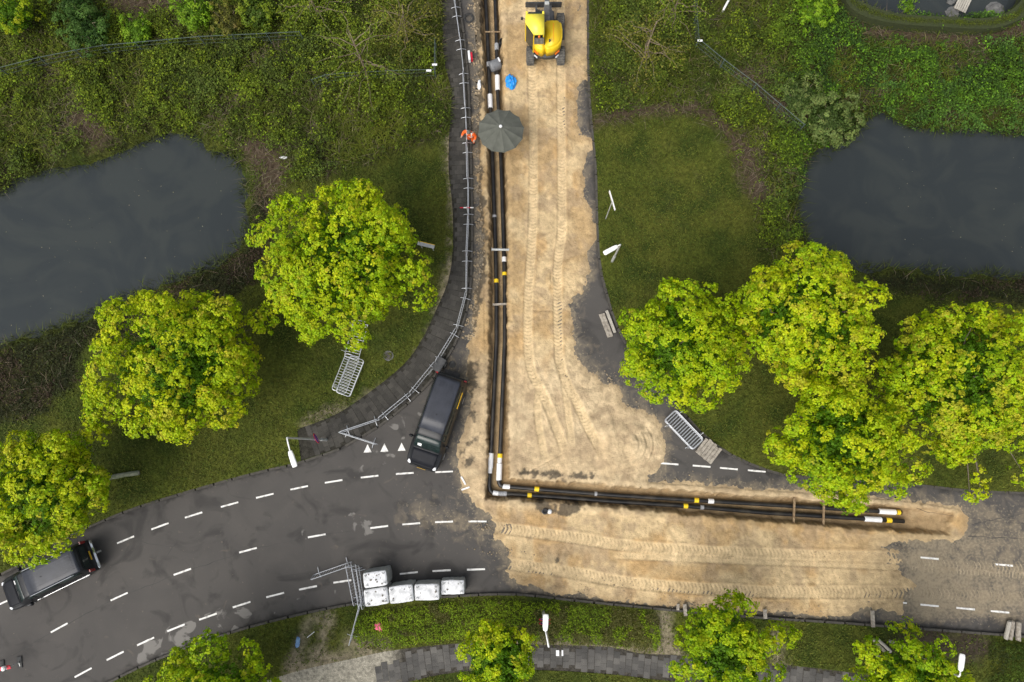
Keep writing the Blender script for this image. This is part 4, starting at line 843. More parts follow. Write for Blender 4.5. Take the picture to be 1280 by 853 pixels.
# grey rounded cover over the pipe joint
c_ = P(619, 83, -.35); root = thing('joint_cover', 'grey rounded cover with a white strip over the pipe joint in the trench', 'cover', (c_.x, c_.y, -.64), math.radians(25))
M_ = Matrix.Translation((0, 0, .42)) @ Matrix.Rotation(math.pi / 2, 4, 'Y')
MB().lathe([(.25, -.36), (.32, -.34), (.34, -.2), (.35, .2), (.33, .33), (.26, .36)], 20, M_).build('shell', 'grey_cover', root, smooth_=True)
MB().box((.30, .05, .76), (.10, .30, .02)).build('strip', 'white_sleeve', root, .008)
for s_ in (-1, 1): MB().box((0, s_ * .3, .2), (.5, .05, .4)).build('foot', 'digger_grey', root, .01)
# valve stub, pipe end, bottle things on the sand
def stub(label, px, py, z, r, h, mt, mt2):
    c_ = P(px, py, z); root = thing('pipe_stub', label, 'pipe', (c_.x, c_.y, z)); MB().lathe([(r, 0), (r, h), (r * .8, h), (r * .8, h - .12), (.01, h - .12)], 16, cap=False).build('tube', mt, root, smooth_=False); MB().lathe([(r * 1.25, 0), (r * 1.25, .06), (r, .07)], 16).build('flange', mt2, root)
stub('black open pipe stub beside the inner pipe at the upper trench', 628, 57, -.55, .20, .5, 'black_pipe', 'black_pipe')
stub('short black pipe end on dark soil below the trench corner', 681, 639, .0, .15, .22, 'black_pipe', 'digger_grey')
c_ = P(687, 639.5, .05); root = thing('valve_cap', 'small shiny white cap beside the black pipe end on dark soil', 'cap', (c_.x, c_.y, .02)); MB().lathe([(.12, 0), (.13, .08), (.10, .14), (.03, .17)], 14).build('dome', 'white_sleeve', root, smooth_=True); MB().lathe([(.15, -.02), (.15, .03)], 14).build('rim', 'galvanised', root)

# ------------------------------------------------------------------ crowd barriers
BL, BH = 2.22, 1.02
def make_barrier():
    root = thing('crowd_barrier', 'galvanised crowd barrier', 'barrier'); r = .021; rr = .13; pts = []
    z0, z1, h = .18, BH, BL / 2
    for cx_, cz_, a0 in ((h - rr, z1 - rr, 0), (-h + rr, z1 - rr, 90), (-h + rr, z0 + rr, 180), (h - rr, z0 + rr, 270)):
        for k in range(4): a = math.radians(a0 + k * 30); pts.append((cx_ + rr * math.cos(a), 0, cz_ + rr * math.sin(a)))
    MB().tube(pts, r, 6, True).build('frame', 'galvanised', root)
    bar = MB().tube([(0, 0, z0), (0, 0, z1)], .0085, 5).mesh('bar'); bar.materials.append(MATS['galvanised'])
    for i in range(15):
        if i == 0 or i == 14: continue
        o = bpy.data.objects.new('bar', bar); COL.objects.link(o); o.parent = root; o.location = (-h + BL * i / 14, 0, 0)
    for s_ in (-1, 1):
        x_ = s_ * .82; MB().tube([(x_, -.30, .0), (x_, -.27, .06), (x_, -.05, .14), (x_, 0, .17), (x_, .05, .14), (x_, .27, .06), (x_, .30, .0)], .017, 6).build('foot', 'galvanised', root)
    return root
PROTO = make_barrier(); used = [False]
def barrier(label, group):
    o = PROTO if not used[0] else copy_tree(PROTO); used[0] = True
    o['label'] = label; o['group'] = group; return o
# the chain along the sidewalk
rail = [(566, -60), (567.5, 0), (577, 62), (580, 120), (582.3, 160), (584.3, 213), (584.6, 264), (582.8, 318), (581.6, 367), (569, 414), (562, 428), (541, 456), (509, 495), (467, 527), (424, 540)]
ln = np.array(dens([P(a, b_, BH)[:2] for a, b_ in smooth(rail, 3)], .02, False))[::-1]; i0 = 0; n_b = 0
while True:
    d = np.hypot(*(ln[i0:] - ln[i0]).T); w_ = np.where(d >= BL + .03)[0]
    if not len(w_): break
    a, b_ = ln[i0], ln[i0 + w_[0]]; i0 += w_[0]; dd = b_ - a
    o = barrier('galvanised crowd barrier in the long sidewalk row with nothing leaning on it or beside it', 'crowd barriers in a row along the sidewalk')
    mid = (a + b_) / 2; o.location = (mid[0], mid[1], .11 if n_b else .11); o.rotation_euler = (random.uniform(-.03, .03), 0, math.atan2(dd[1], dd[0]) + random.uniform(-.02, .02)); n_b += 1
LASTP = ln[i0]
def stand(label, group, a, b_, z=0.0, tilt=0.0):
    p, q = P(*a, BH), P(*b_, BH); o = barrier(label, group); m_ = (p + q) / 2; o.location = (m_.x, m_.y, z); o.rotation_euler = (tilt, 0, math.atan2(q.y - p.y, q.x - p.x)); return o
stand('crowd barrier at the row end, folded back towards the white triangles', 'crowd barriers in a row along the sidewalk', (424, 541), (467, 555))
gb = 'crowd barriers closing the lane beside the white bags'
stand('crowd barrier standing alone in the lane, joined at a corner to the upright ones', gb, (388, 721), (434, 705), .0, .16)
stand('crowd barrier of the upright bundle on its side away from the white bags', gb, (434, 706), (444, 757), .0, .10)
stand('middle crowd barrier of the upright bundle beside the white bags', gb, (440, 709), (449, 760), .0, .04)
stand('crowd barrier of the upright bundle closest to the white bags', gb, (444, 712), (451, 761), .0, -.05)
stand('crowd barrier standing on the grass verge, reaching to the pale soil', gb, (447, 757), (435, 803), .12, -.1)
def lie(label, group, a, b_, z, flip=0, off=(0, 0)):
    """flat on its side: a and b_ are photo points of the middle of the two ends"""
    p, q = P(*a, z), P(*b_, z); an = math.atan2(q.y - p.y, q.x - p.x); o = barrier(label, group); m_ = (p + q) / 2
    n_ = Vector((-math.sin(an), math.cos(an), 0)) * (-.6 if not flip else .6)
    o.location = (m_.x + n_.x * 1.0 + off[0], m_.y + n_.y * 1.0 + off[1], z); o.rotation_euler = (math.radians(-90 if not flip else 90), 0, an); return o
for k in range(4): lie(('lowest', 'second lowest', 'second highest', 'topmost')[k] + ' crowd barrier lying flat in the stack on the asphalt', 'barriers stacked on the asphalt', (837 + k * .3, 519.5), (871.5 + k * .3, 555.5), .30 + k * .05, k % 2, (random.uniform(-.03, .03), random.uniform(-.03, .03)))
for k in range(2): lie(('lower', 'upper')[k] + ' of two aligned crowd barriers lying flat in the pile on the lawn', 'barriers piled on the lawn', (446, 448.5), (428.5, 492), .42 + k * .05, 0, (k * .03, -k * .02))
lie('crowd barrier lying flat half under the maple crown', 'barriers piled on the lawn', (450, 408), (441, 441), .42)
lie('crowd barrier lying askew beneath the pile on the lawn', 'barriers piled on the lawn', (438, 452), (426, 482), .36, 1)
# red and white board on the row
p = P(584.5, 265, .35); root = thing('warning_board', 'small red and white board hooked across the barrier row', 'board', (p.x, p.y, .11), 0)
for k in range(4): MB().box((-.3 + k * .2, 0, .95), (.197, .03, .12)).build('stripe', 'sign_red' if k % 2 == 0 else 'sign_white', root, .004)
MB().box((0, .03, .5), (.05, .03, 1.0)).build('post', 'lamp_grey', root)

# ------------------------------------------------------------------ lamps and signs
def lamp(label, base, top, arm_px, head_px, signs=(), h=None, hl=.8):
    h = h or height_from(base, top); b_ = P(*base, .1); root = thing('street_lamp', label, 'street lamp', (b_.x, b_.y, .1), 0); O = Vector((b_.x, b_.y, .1))
    zt = h; A = P(*arm_px, zt) - O; E = P(*head_px, zt) - O; T = Vector((0, 0, zt - .1))
    MB().tube([(0, 0, -.2), (0, 0, 1.1), (0, 0, 1.12), T], [.085, .08, .06, .045], 12).build('pole', 'lamp_grey', root, smooth_=False)
    d = (E - A); d.z = 0; d.normalize()
    if (A - T).length > .12: MB().tube([T - Vector((0, 0, .1)), T + Vector((0, 0, .05)), T.lerp(A, .3) + Vector((0, 0, .10)), A + Vector((0, 0, .06))], [.045, .042, .035, .03], 10).build('arm', 'lamp_white', root, smooth_=True)
    L = (E - A).length; an = math.atan2(d.y, d.x); hd = MB(); prof = [(-.02, .06, .05), (.02, .10, .06), (L * .25, .125, .075), (L * .8, .135, .07), (L * .97, .12, .05), (L, .08, .03)]
    vs_ = []; n_ = 12
    for x_, hw, hh in prof:
        for k in range(n_): a = 2 * math.pi * k / n_; sq = lambda c__: math.copysign(abs(c__) ** .6, c__); vs_.append((x_, hw * sq(math.cos(a)), hh * sq(math.sin(a))))
    fs_ = [(i * n_ + k, i * n_ + (k + 1) % n_, (i + 1) * n_ + (k + 1) % n_, (i + 1) * n_ + k) for i in range(len(prof) - 1) for k in range(n_)] + [tuple(range(n_)), tuple((len(prof) - 1) * n_ + k for k in range(n_))]
    o = hd.add(vs_, fs_).build('lamp_head', 'lamp_white', root, smooth_=True); o.location = A + Vector((0, 0, .06)); o.rotation_euler = (0, 0, an)
    g_ = MB().box((L * .55, 0, -.068), (L * .6, .17, .02)).build('lens', 'headlight', o, .005)
    for z_, sang, dx in signs:
        M_ = Matrix.Translation((dx * math.sin(sang), -dx * math.cos(sang), z_)) @ Matrix.Rotation(sang, 4, 'Z') @ Matrix.Rotation(math.pi / 2, 4, 'X')
        so = MB().lathe([(.30, -.006), (.30, .006)], 28, M_).build('sign', 'sign_red', root)
        MB().lathe([(.235, -.013), (.235, .013)], 28, M_).build('disc', 'sign_blue', so)
        M3 = M_ @ Matrix.Translation((0, 0, .016)) @ Matrix.Rotation(math.radians(45), 4, 'Z'); MB().box((0, 0, 0), (.46, .06, .004), None).build('slash', 'sign_red', so).matrix_local = M3
    return root
lamp('tall street lamp with a round no parking sign at the sidewalk end', (408, 550), (359.5, 545), (363, 564), (369.5, 584), [(2.3, math.radians(118), .09)])
q = lamp('tall street lamp standing in the low hedge, with two signs on its pole', (678.8, 764), (681, 809), (681.6, 788), (682.3, 767.5), [(2.35, math.radians(0), .09), (2.35, math.radians(180), .09)])
lamp('short street lamp on the lawn beside the sand street', (765, 327), (775, 306.5), (771.5, 308.5), (754.5, 317.5))
lamp('street lamp half hidden in the maple crown beside the logs', (1112.5, 801.5), (1197, 848), (1199.5, 838), (1202, 817))
# street name sign beside the sand street
b_ = P(757, 274, .1); hh = height_from((757, 274), (765, 255)); root = thing('street_sign', 'street name sign on a thin grey post on the lawn', 'sign', (b_.x, b_.y, .1), 0)
MB().tube([(0, 0, -.1), (0, 0, hh + .1)], .03, 8).build('post', 'lamp_grey', root)
p, q = P(761.6, 239, hh), P(768.8, 263, hh); d = q - p; o = MB().box((0, 0, 0), (d.length, .05, .2)).build('plate', 'sign_white', root, .006); o.location = ((p + q) / 2 - Vector((b_.x, b_.y, .1))); o.rotation_euler = (0, 0, math.atan2(d.y, d.x))
# small marker: white stake and board on the sand edge
for lab, a, b2 in (('thin white lath standing at the sand edge beside the parked van', (576.5, 596), (582, 606)), ('short white lath lying flat at the sand edge, beside a longer lath', (577, 612.5), (587, 609))):
    p, q = P(*a, .06), P(*b2, .06); d = q - p; root = thing('marker_lath', lab.replace('standing', 'lying'), 'lath', (p.x, p.y, .055), math.atan2(d.y, d.x)); MB().box((d.length / 2, 0, .02), (d.length, .09, .03)).build('lath', 'white_sleeve', root, .004); MB().box((d.length * .9, 0, .045), (.06, .07, .02)).build('clip', 'sign_white', root, .003)
# red and white traffic board at the left frame edge
b_ = P(24, 828, .0); root = thing('traffic_barrier', 'red and white traffic barrier with a white lamp at the road edge', 'barrier', (b_.x, b_.y, 0), math.radians(12))
for k in range(6): MB().box((-1.0 + k * .22, 0, .95), (.217, .22, .05), Euler((.5, 0, 0)).to_matrix()).build('stripe', 'sign_red' if k % 2 else 'sign_white', root, .004)
for x_ in (-.9, .05): MB().tube([(x_, -.25, .03), (x_, 0, .1), (x_, 0, .86)], .025, 6).build('leg', 'lamp_grey', root); MB().box((x_, 0, .03), (.25, .6, .06)).build('foot', 'rubber', root, .01)
MB().lathe([(.10, 1.06), (.11, 1.12), (.11, 1.22), (.05, 1.27)], 12).build('lamp', 'lamp_white', root)

# ------------------------------------------------------------------ bulk bags
def bag(label, corners, h, seed):
    """corners: photo points of the top face"""
    q = [P(a, b_, h) for a, b_ in corners]; c_ = sum(q, Vector()) / 4; lx = ((q[1] - q[0]).length + (q[2] - q[3]).length) / 2; ly = ((q[2] - q[1]).length + (q[3] - q[0]).length) / 2
    d = (q[1] - q[0]) + (q[2] - q[3]); root = thing('bulk_bag', label, 'bulk bag', (c_.x, c_.y, 0), math.atan2(d.y, d.x), 'white bulk bags beside the road'); g = np.random.default_rng(seed)
    n_ = 12; V, F = [], []
    bm = bmesh.new(); bmesh.ops.create_cube(bm, size=1); bmesh.ops.subdivide_edges(bm, edges=bm.edges[:], cuts=9, use_grid_fill=True)
    for v in bm.verts:
        p = v.co.copy(); t = p.z + .5
        for ax in (0, 1):
            lim = 1.0 - .06 * (abs(p.y if ax == 0 else p.x) * 2) ** 6
            p[ax] *= lim
        bul = 1 + .035 * math.sin(t * math.pi)
        x_, y_, z_ = p.x * lx * bul, p.y * ly * bul, t * h
        nn = float(fbm(np.array([x_ * 3 + seed * 9]), np.array([y_ * 3]), np.array([z_ * 3]), 3)[0]) - .5
        fold = .02 * math.sin((x_ + y_) * 11 + seed) * (t < .95)
        x_ += math.copysign(nn * .08 + fold, p.x) * (abs(p.x) > .44); y_ += math.copysign(nn * .08 - fold, p.y) * (abs(p.y) > .44)
        z_ += (nn * .10 + .03 * math.exp(-((p.x) ** 2 + p.y ** 2) * 8)) * (t > .98) - .02 * (t > .98) * (max(abs(p.x), abs(p.y)) > .47)
        v.co = (x_, y_, z_)
    me = bpy.data.meshes.new('bag_body'); bm.to_mesh(me); bm.free()
    for f in me.polygons: f.use_smooth = True
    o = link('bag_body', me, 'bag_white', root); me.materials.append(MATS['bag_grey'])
    for f in me.polygons: f.material_index = 0 if f.normal.z > .5 else 1  # upward faces white, sides a greyer copy: their shade is in the colour
    for sx in (-1, 1):
        for sy in (-1, 1):
            x_, y_ = sx * lx * .42, sy * ly * .40
            MB().tube([(x_ - .12 * sx, y_, h - .03), (x_ - .10 * sx, y_ - .05 * sy, h + .05), (x_ - .04 * sx, y_ - .1 * sy, h + .07), (x_, y_ - .05 * sy, h + .03), (x_ + .02 * sx, y_ + .03 * sy, h - .06)], .016, 5).build('loop', 'bag_grey', root)
    for k in range({1: 13, 2: 9, 3: 5, 4: 3, 5: 3}[seed]):        # lumps of dirt lying on the top
        x_, y_ = g.uniform(-.42, .42) * lx, g.uniform(-.4, .4) * ly; r_ = g.uniform(.015, .055); m_ = 9; ring_ = [(x_ + math.cos(a) * r_ * g.uniform(.6, 1.3), y_ + math.sin(a) * r_ * g.uniform(.6, 1.3)) for a in np.linspace(0, 2 * math.pi, m_, endpoint=False)]
        zz = h + .03 + .03 * math.exp(-((x_ / lx) ** 2 + (y_ / ly) ** 2) * 8); MB().prism(ring_, zz - .06, zz + .004).build('dirt_lump', 'grime', root, .008)
    return root
bag('stained white bulk bag with many dirt lumps, set on the lane above the others', [(453, 717), (482.5, 713), (484, 731), (456, 736)], 1.55, 1)
bag('stained white bulk bag beside the upright barrier bundle, touching the grass', [(454.5, 738), (484, 733.5), (486, 754.5), (456.5, 759)], 1.4, 2)
bag('white bulk bag second from the barriers in the bag row', [(486, 734), (516, 730.5), (516.5, 751), (487.5, 755.5)], 1.4, 3)
bag('clean white bulk bag third from the barriers in the bag row', [(518, 731), (549, 730), (548.5, 750), (518.5, 751)], 1.3, 4)
bag('low white bulk bag at the far end of the row, set slightly apart', [(551.5, 726), (580, 725.5), (580, 742.5), (551.5, 743.5)], 1.0, 5)

# ------------------------------------------------------------------ timber
def plank(label, a, b_, wd, th, z, mt='wood_grey', nm='plank', group=None):
    p, q = P(*a, z + th), P(*b_, z + th); d = q - p; root = thing(nm, label, 'plank', (p.x, p.y, z), math.atan2(d.y, d.x), group); L = d.length
    n_ = 2 if wd > .2 else 1
    for k in range(n_): MB().box((L / 2 + random.uniform(-.03, .03), (k - (n_ - 1) / 2) * wd / n_, th / 2), (L, wd / n_ * .94, th)).build('board', mt, root, .006)
    return root
plank('weathered double plank lying by the kerb, dark side outward', (752, 392), (763, 421), .34, .10, 0, 'wood_grey')
plank('pale narrow plank lying by the kerb against the double plank', (758.5, 388.5), (769, 416), .16, .16, 0, 'pale_concrete')
c_ = P(886, 563.5, .35); p, q = P(871, 566.5, .35), P(887.8, 580, .35); an = math.atan2(q.y - p.y, q.x - p.x); root = thing('timber_stack', 'square stack of weathered timber boards beside the stacked barriers', 'timber stack', (c_.x, c_.y, 0), an)
for lvl in range(3):
    for k in range(6 if lvl == 2 else 3):
        if lvl == 2: MB().box((-.46 + k * .185, random.uniform(-.03, .03), .31), (.17, 1.05 + random.uniform(-.06, .06), .07), Matrix.Rotation(random.uniform(-.03, .03), 3, 'Z')).build('board', random.choice(['wood_grey', 'pale_concrete', 'wood_grey']), root, .008)
        else: MB().box((0, -.42 + k * .42, .07 + lvl * .13), (1.02, .12, .12)).build('bearer', 'wood_grey', root, .008)
def log(label, a, b_, r, z=.1, mt='wood_grey', seed=0, group=None):
    p, q = P(*a, z + r), P(*b_, z + r); d = q - p; L = d.length; root = thing('log', label, 'log', (p.x, p.y, z), math.atan2(d.y, d.x), group); g = random.Random(seed)
    pts = [(L * t, g.uniform(-.01, .01), r + g.uniform(-.006, .006)) for t in (0, .02, .25, .5, .75, .98, 1)]; MB().tube(pts, [r * .9, r, r * 1.05, r * .98, r * 1.03, r, r * .9], 10).build('bark', mt, root, smooth_=False)
    for x_ in (-.006, L + .006): MB().lathe([(r * .82, -.004), (r * .82, .004)], 10, Matrix.Translation((x_, 0, r)) @ Matrix.Rotation(math.pi / 2, 4, 'Y')).build('cut_end', 'pale_concrete', root)
log('thick pale log on the kerb beside the dark hedge, nearest the maple', (1262, 777), (1257, 799), .11, .12, 'pale_concrete', 1); log('brown grey log on the kerb in the middle of three', (1266.5, 777), (1263, 800), .10, .12, 'wood_grey', 2); log('thick log on the kerb standing a little apart from two others', (1273.5, 778), (1272.5, 801), .13, .12, 'wood_grey', 3)
log('pale thin log on the grass beside a browner log', (1097, 799), (1113.5, 815), .085, .12, 'pale_concrete', 4); log('brown thin log on the grass beside a pale log', (1091, 799), (1106, 815), .085, .12, 'wood_grey', 5); log('mossy log sunk in the grass below the other logs', (1091, 815), (1107, 827), .10, .08, 'mossy_wood', 7)
log('long fallen log on the lawn beside the maple over the van', (136, 597), (174, 591), .13, .08, 'mossy_wood', 8)
for i, (lab, a, b_) in enumerate((('thick grey post lying across the kerb by the sand end', (1091, 764), (1092, 785)), ('weathered post lying across the kerb below the sand, beside a small one', (856, 756), (857.5, 771)), ('small post stub across the kerb beside a larger post', (848, 755), (847.5, 763)), ('weathered post across the kerb beside the small open maple', (956.5, 762), (957, 774)))): plank(lab, a, b_, .2 if i != 2 else .15, .1, .13, 'wood_grey', 'kerb_post')

# ------------------------------------------------------------------ small litter
def crumple(name, label, cat, px, py, z, size, mt, seed, parts=2):
    c_ = P(px, py, z); root = thing(name, label, cat, (c_.x, c_.y, z)); g = np.random.default_rng(seed)
    for k in range(parts):
        bm = bmesh.new(); bmesh.ops.create_icosphere(bm, subdivisions=3, radius=1); off = g.normal(0, .25, 2) * (k > 0)
        for v in bm.verts:
            nn = float(fbm(np.array([v.co.x * 2.2 + seed]), np.array([v.co.y * 2.2 + k * 5]), np.array([v.co.z * 2.2]), 3)[0])
            s_ = .5 + nn; v.co = Vector((v.co.x * size[0] * s_ + off[0] * size[0] * 2, v.co.y * size[1] * s_ + off[1] * size[1] * 2, max(v.co.z * s_, -.1) * size[2] + size[2] * .1))
        me = bpy.data.meshes.new('fold'); bm.to_mesh(me); bm.free(); link('fold', me, mt, root)
crumple('blue_tarpaulin', 'crumpled blue plastic sheet on the sand beside the trench', 'sheet', 637.5, 104, .05, (.24, .42, .22), 'blue_plastic', 5, 3)
crumple('pink_bag', 'small pink plastic bag on the ground cover hedge', 'bag', 475, 785, .5, (.15, .2, .1), 'pink_plastic', 9)
crumple('blue_bag', 'faded blue plastic bag on bare soil of the verge', 'bag', 372, 804, .12, (.10, .26, .08), 'faded_blue', 12)
beam('thin white stick lying on the verge beside the blue bag', (384, 797), (393, 790), .15, .02, 'white_sleeve', 'stick', 'stick')
crumple('white_sack', 'white plastic scrap on the sand beside the sidewalk rubble', 'scrap', 599, 107, .05, (.10, .34, .08), 'white_sleeve', 14, 1)
crumple('white_rag', 'small white scrap lying in brown litter of the wild bank', 'scrap', 354, 197, .2, (.2, .08, .06), 'white_sleeve', 15, 2)
p = P(588.5, 70, .3); root = thing('toolbox', 'small white box with a red side among sandy rubble', 'box', (p.x, p.y, .03), .1); MB().box((-.1, 0, .2), (.14, .62, .4)).build('lid', 'white_sleeve', root, .02); MB().box((.04, -.02, .16), (.13, .5, .32)).build('side', 'sign_red', root, .02)
# rubble along the dug edge: loose clods and stones
q = MB(); g = random.Random(4)
for k in range(520):
    t = g.random(); a = smooth([(592, -40), (594, 60), (595, 130), (596, 213), (600, 300), (594, 370), (586, 430)], 4); i = int(t * (len(a) - 1)); px, py = a[i]; c_ = P(px + g.gauss(0, 3.5), py + g.uniform(-6, 6)); s_ = g.uniform(.03, .12)
    q.box((c_.x, c_.y, s_ * .3), (s_ * g.uniform(.7, 1.5), s_, s_ * .7), Euler((g.uniform(-.4, .4), g.uniform(-.4, .4), g.uniform(0, 3))).to_matrix(), .7)
for k in range(420):
    px, py = g.choice([(760, 480), (790, 510), (640, 690), (820, 745), (720, 742), (820, 600), (745, 470), (1000, 765), (770, 728), (610, 660), (880, 760)]); c_ = P(px + g.gauss(0, 26), py + g.gauss(0, 5)); s_ = g.uniform(.02, .075)
    q.box((c_.x, c_.y, s_ * .3 + .02), (s_ * g.uniform(.7, 1.5), s_, s_ * .7), Euler((g.uniform(-.4, .4), g.uniform(-.4, .4), g.uniform(0, 3))).to_matrix(), .7)
q2 = MB()
pt = [P(g.uniform(640, 735), g.uniform(0, 600)) if g.random() < .55 else P(g.uniform(640, 1120), g.uniform(655, 755)) for k in range(2600)]
cxs, cys = np.array([q_.x for q_ in pt]), np.array([q_.y for q_ in pt]); ok = (sdf(SAND, cxs, cys) > .15) & (sdf(TRENCH, cxs, cys) < -.1)
for c_ in (q_ for q_, o_ in zip(pt, ok) if o_):
    s_ = g.uniform(.012, .05) * (1.6 if g.random() < .06 else 1); q2.box((c_.x, c_.y, .02 + s_ * .2), (s_ * g.uniform(.8, 1.5), s_, s_ * .7), Euler((g.uniform(-.4, .4), g.uniform(-.4, .4), g.uniform(0, 3))).to_matrix(), .7)
mat('sand_clod', (.34, .25, .14), (.56, .45, .29), 1.5, .95, .3, 30); kind(q2.build('sand_clods', 'sand_clod'), 'stuff')
mat('clod', (.16, .13, .09), (.46, .36, .23), .9, .95, .3, 30); kind(q.build('rubble', 'clod'), 'stuff')
# manhole, drain covers
p = P(485.5, 445, .13); root = thing('manhole_cover', 'round weathered manhole ring in the trodden grass', 'manhole', (p.x, p.y, .12)); MB().lathe([(.30, 0), (.30, .03), (.24, .03), (.24, .015), (.01, .015)], 24, cap=False).build('ring', 'stone_grey', root); MB().lathe([(.22, .0), (.22, .02)], 24).build('lid', 'kerb_concrete', root)
for k, (px, py) in enumerate(((697, 816.5), (703, 816.5))):
    p = P(px, py, .13); root = thing('white_marker_tile', ('wider' if k == 0 else 'narrower') + ' of two small white marker tiles in the dark paved footpath', 'tile', (p.x, p.y, .126), 0, 'white tiles in the footpath'); MB().box((0, 0, .006), (.17 if k == 0 else .09, .30, .014)).build('slab', 'white_sleeve', root, .003); MB().box((0, .1, .015), (.06, .04, .008)).build('stud', 'sign_white', root)

# ------------------------------------------------------------------ wire fences in the wild strips
def wire_fence(label, pts_px, h=1.15, caps=()):
    ln = [P(a, b_, h) for a, b_ in pts_px]; ln = [Vector((q.x, q.y, .1)) for q in ln]; O = ln[0].copy(); root = thing('wire_fence', label, 'fence', O)
    q = MB(); tot = 0
    for a, b_ in zip(ln[:-1], ln[1:]):
        d = b_ - a; L = d.length; k = max(1, round(L / 2.2))
        for i in range(k + 1):
            if i == k and b_ is not ln[-1]: continue
            c_ = a.lerp(b_, i / k) - O; MB().tube([c_ + Vector((0, 0, -.2)), c_ + Vector((0, 0, h + .06))], .03, 8).build('post', 'wire_green', root)
        for z_ in (.1, .45, .8, h): MB().tube([a - O + Vector((0, 0, z_)), b_ - O + Vector((0, 0, z_))], .02 if z_ == h else .008, 5).build('wire', 'wire_green', root)
        m_ = int(L / .11)
        for i in range(m_): c_ = a.lerp(b_, (i + .5) / m_) - O; q.tube([c_ + Vector((0, 0, .05)), c_ + Vector((0, 0, h))], .0035, 3, caps=False)
    q.build('mesh_panel', 'wire_green', root)
    for px, py in caps: c_ = P(px, py, h + .1) - O; MB().box(c_, (.3, .12, .06)).build('cap', 'sign_white', root, .01)
wire_fence('long dark wire fence running behind the brambles to the yellowish bush', [(-60, 100), (0, 86), (50, 73), (95, 64), (130, 58), (250, 47), (375, 41)])
wire_fence('low wire fence turning a corner beside the sidewalk, white capped', [(390, 101), (407, 95), (430, 92.5), (490, 89.5), (543, 88), (543.5, 50)], caps=((536, 88.5), (543.3, 81)))
wire_fence('wire fence with a white capped corner post running down to the right pond', [(870, -40), (871, 20), (873.5, 50), (905, 76), (945, 106), (1005, 157)], caps=((875, 51),))
p, q = P(906, 8, .9), P(911, -1, .9); root = thing('marker_post', 'short white marker post among the rough plants', 'post', (p.x, p.y, .1), 0); MB().tube([(0, 0, 0), (.25, .4, .8)], .07, 8).build('stake', 'sign_white', root); MB().tube([(.25, .4, .8), (.27, .43, .86)], .075, 8).build('cap', 'lamp_grey', root)
# garden pond things
p = P(1203, 5, .05); root = thing('slatted_board', 'pale slatted wooden board at the garden pond', 'board', (p.x, p.y, .0), math.radians(62))
for k in range(6): MB().box((0, -.33 + k * .13, .1), (1.1, .11, .04)).build('slat', 'pale_concrete', root, .006)
for x_ in (-.4, .4): MB().box((x_, 0, .05), (.07, .8, .06)).build('bearer', 'wood_grey', root)
for lab, px, py, sz, sd_ in (('flat grey boulder in the garden pond beside the hedge bend', 1243, 14, (.55, .6, .3), 31), ('low grey boulder in the garden pond below the slatted board', 1190, 16, (.5, .4, .15), 32), ('pale boulder beside the slatted board', 1188, 2, (.3, .25, .2), 33)): crumple('boulder', lab, 'boulder', px, py, -.15, sz, 'stone_grey', sd_, 1)
shrub('small bright plant growing in the garden pond', 1140, 1, 16, .7, 61, BG, 'pond_plant', cat='plant', per=20)

# hose coil and a tipped sign plate
p = P(586, 23, .05); root = thing('hose_coil', 'coil of black hose lying beside the barrier row', 'hose', (p.x, p.y, .03))
for k in range(4): r_ = .22 + k * .035; MB().tube([(r_ * math.cos(a), r_ * math.sin(a), .03 + .02 * (k % 2)) for a in np.linspace(0, 2 * math.pi, 18, endpoint=False)], .018, 6, True).build('loop', 'rubber', root)
p, q = P(522, 304, 1.0), P(543, 309, 1.0); d = q - p; root = thing('tipped_sign', 'grey sign plate with a yellow edge at the rim of the maple crown', 'sign', (p.x, p.y, .12), math.atan2(d.y, d.x)); pl = MB().box((d.length / 2, 0, .88), (d.length, .22, .03)).build('plate', 'lamp_grey', root, .01); MB().box((d.length / 2, .12, .89), (d.length, .03, .04)).build('edge', 'plate_yellow', pl)
for x_ in (.15, d.length - .15): MB().tube([(x_, 0, 0), (x_, 0, .87)], .025, 6).build('leg', 'lamp_grey', root)

# ------------------------------------------------------------------ umbrella
c_ = P(626, 161, 2.25); R_ = 29.5 * depth_at(c_) / FPX; root = thing('umbrella', 'large grey green round parasol with a white top over the trench', 'umbrella', (c_.x, c_.y, -.78), math.radians(8)); nb = 12; H_ = 2.25 + .78
for k in range(nb):
    q = MB(); vs_ = []; m_ = 5
    for i in range(m_ + 1):
        t = i / m_; rr = R_ * t; zz = H_ + .28 - .55 * t ** 1.25
        for j in range(5):
            u = j / 4; a = 2 * math.pi * (k + u) / nb; sag = (1 - (2 * u - 1) ** 2); r2 = rr * (math.cos(math.pi / nb) / math.cos(math.pi / nb * (2 * u - 1))) * (1 - .02 * sag * t)
            vs_.append((r2 * math.cos(a), r2 * math.sin(a), zz - .05 * sag * t))
    q.add(vs_, [(i * 5 + j, (i + 1) * 5 + j, (i + 1) * 5 + j + 1, i * 5 + j + 1) for i in range(m_) for j in range(4)]); q.build('canopy_panel', 'canvas_green', root, smooth_=True)
    a = 2 * math.pi * k / nb; MB().tube([(0, 0, H_ + .26), (R_ * .5 * math.cos(a), R_ * .5 * math.sin(a), H_ + .02), (R_ * .99 * math.cos(a), R_ * .99 * math.sin(a), H_ - .29)], .012, 5).build('rib', 'digger_grey', root)
MB().tube([(0, 0, 0), (0, 0, H_ + .3)], .03, 10).build('pole', 'lamp_grey', root); MB().lathe([(.10, H_ + .26), (.09, H_ + .33), (.05, H_ + .37)], 14).build('top_cap', 'sign_white', root, smooth_=True)

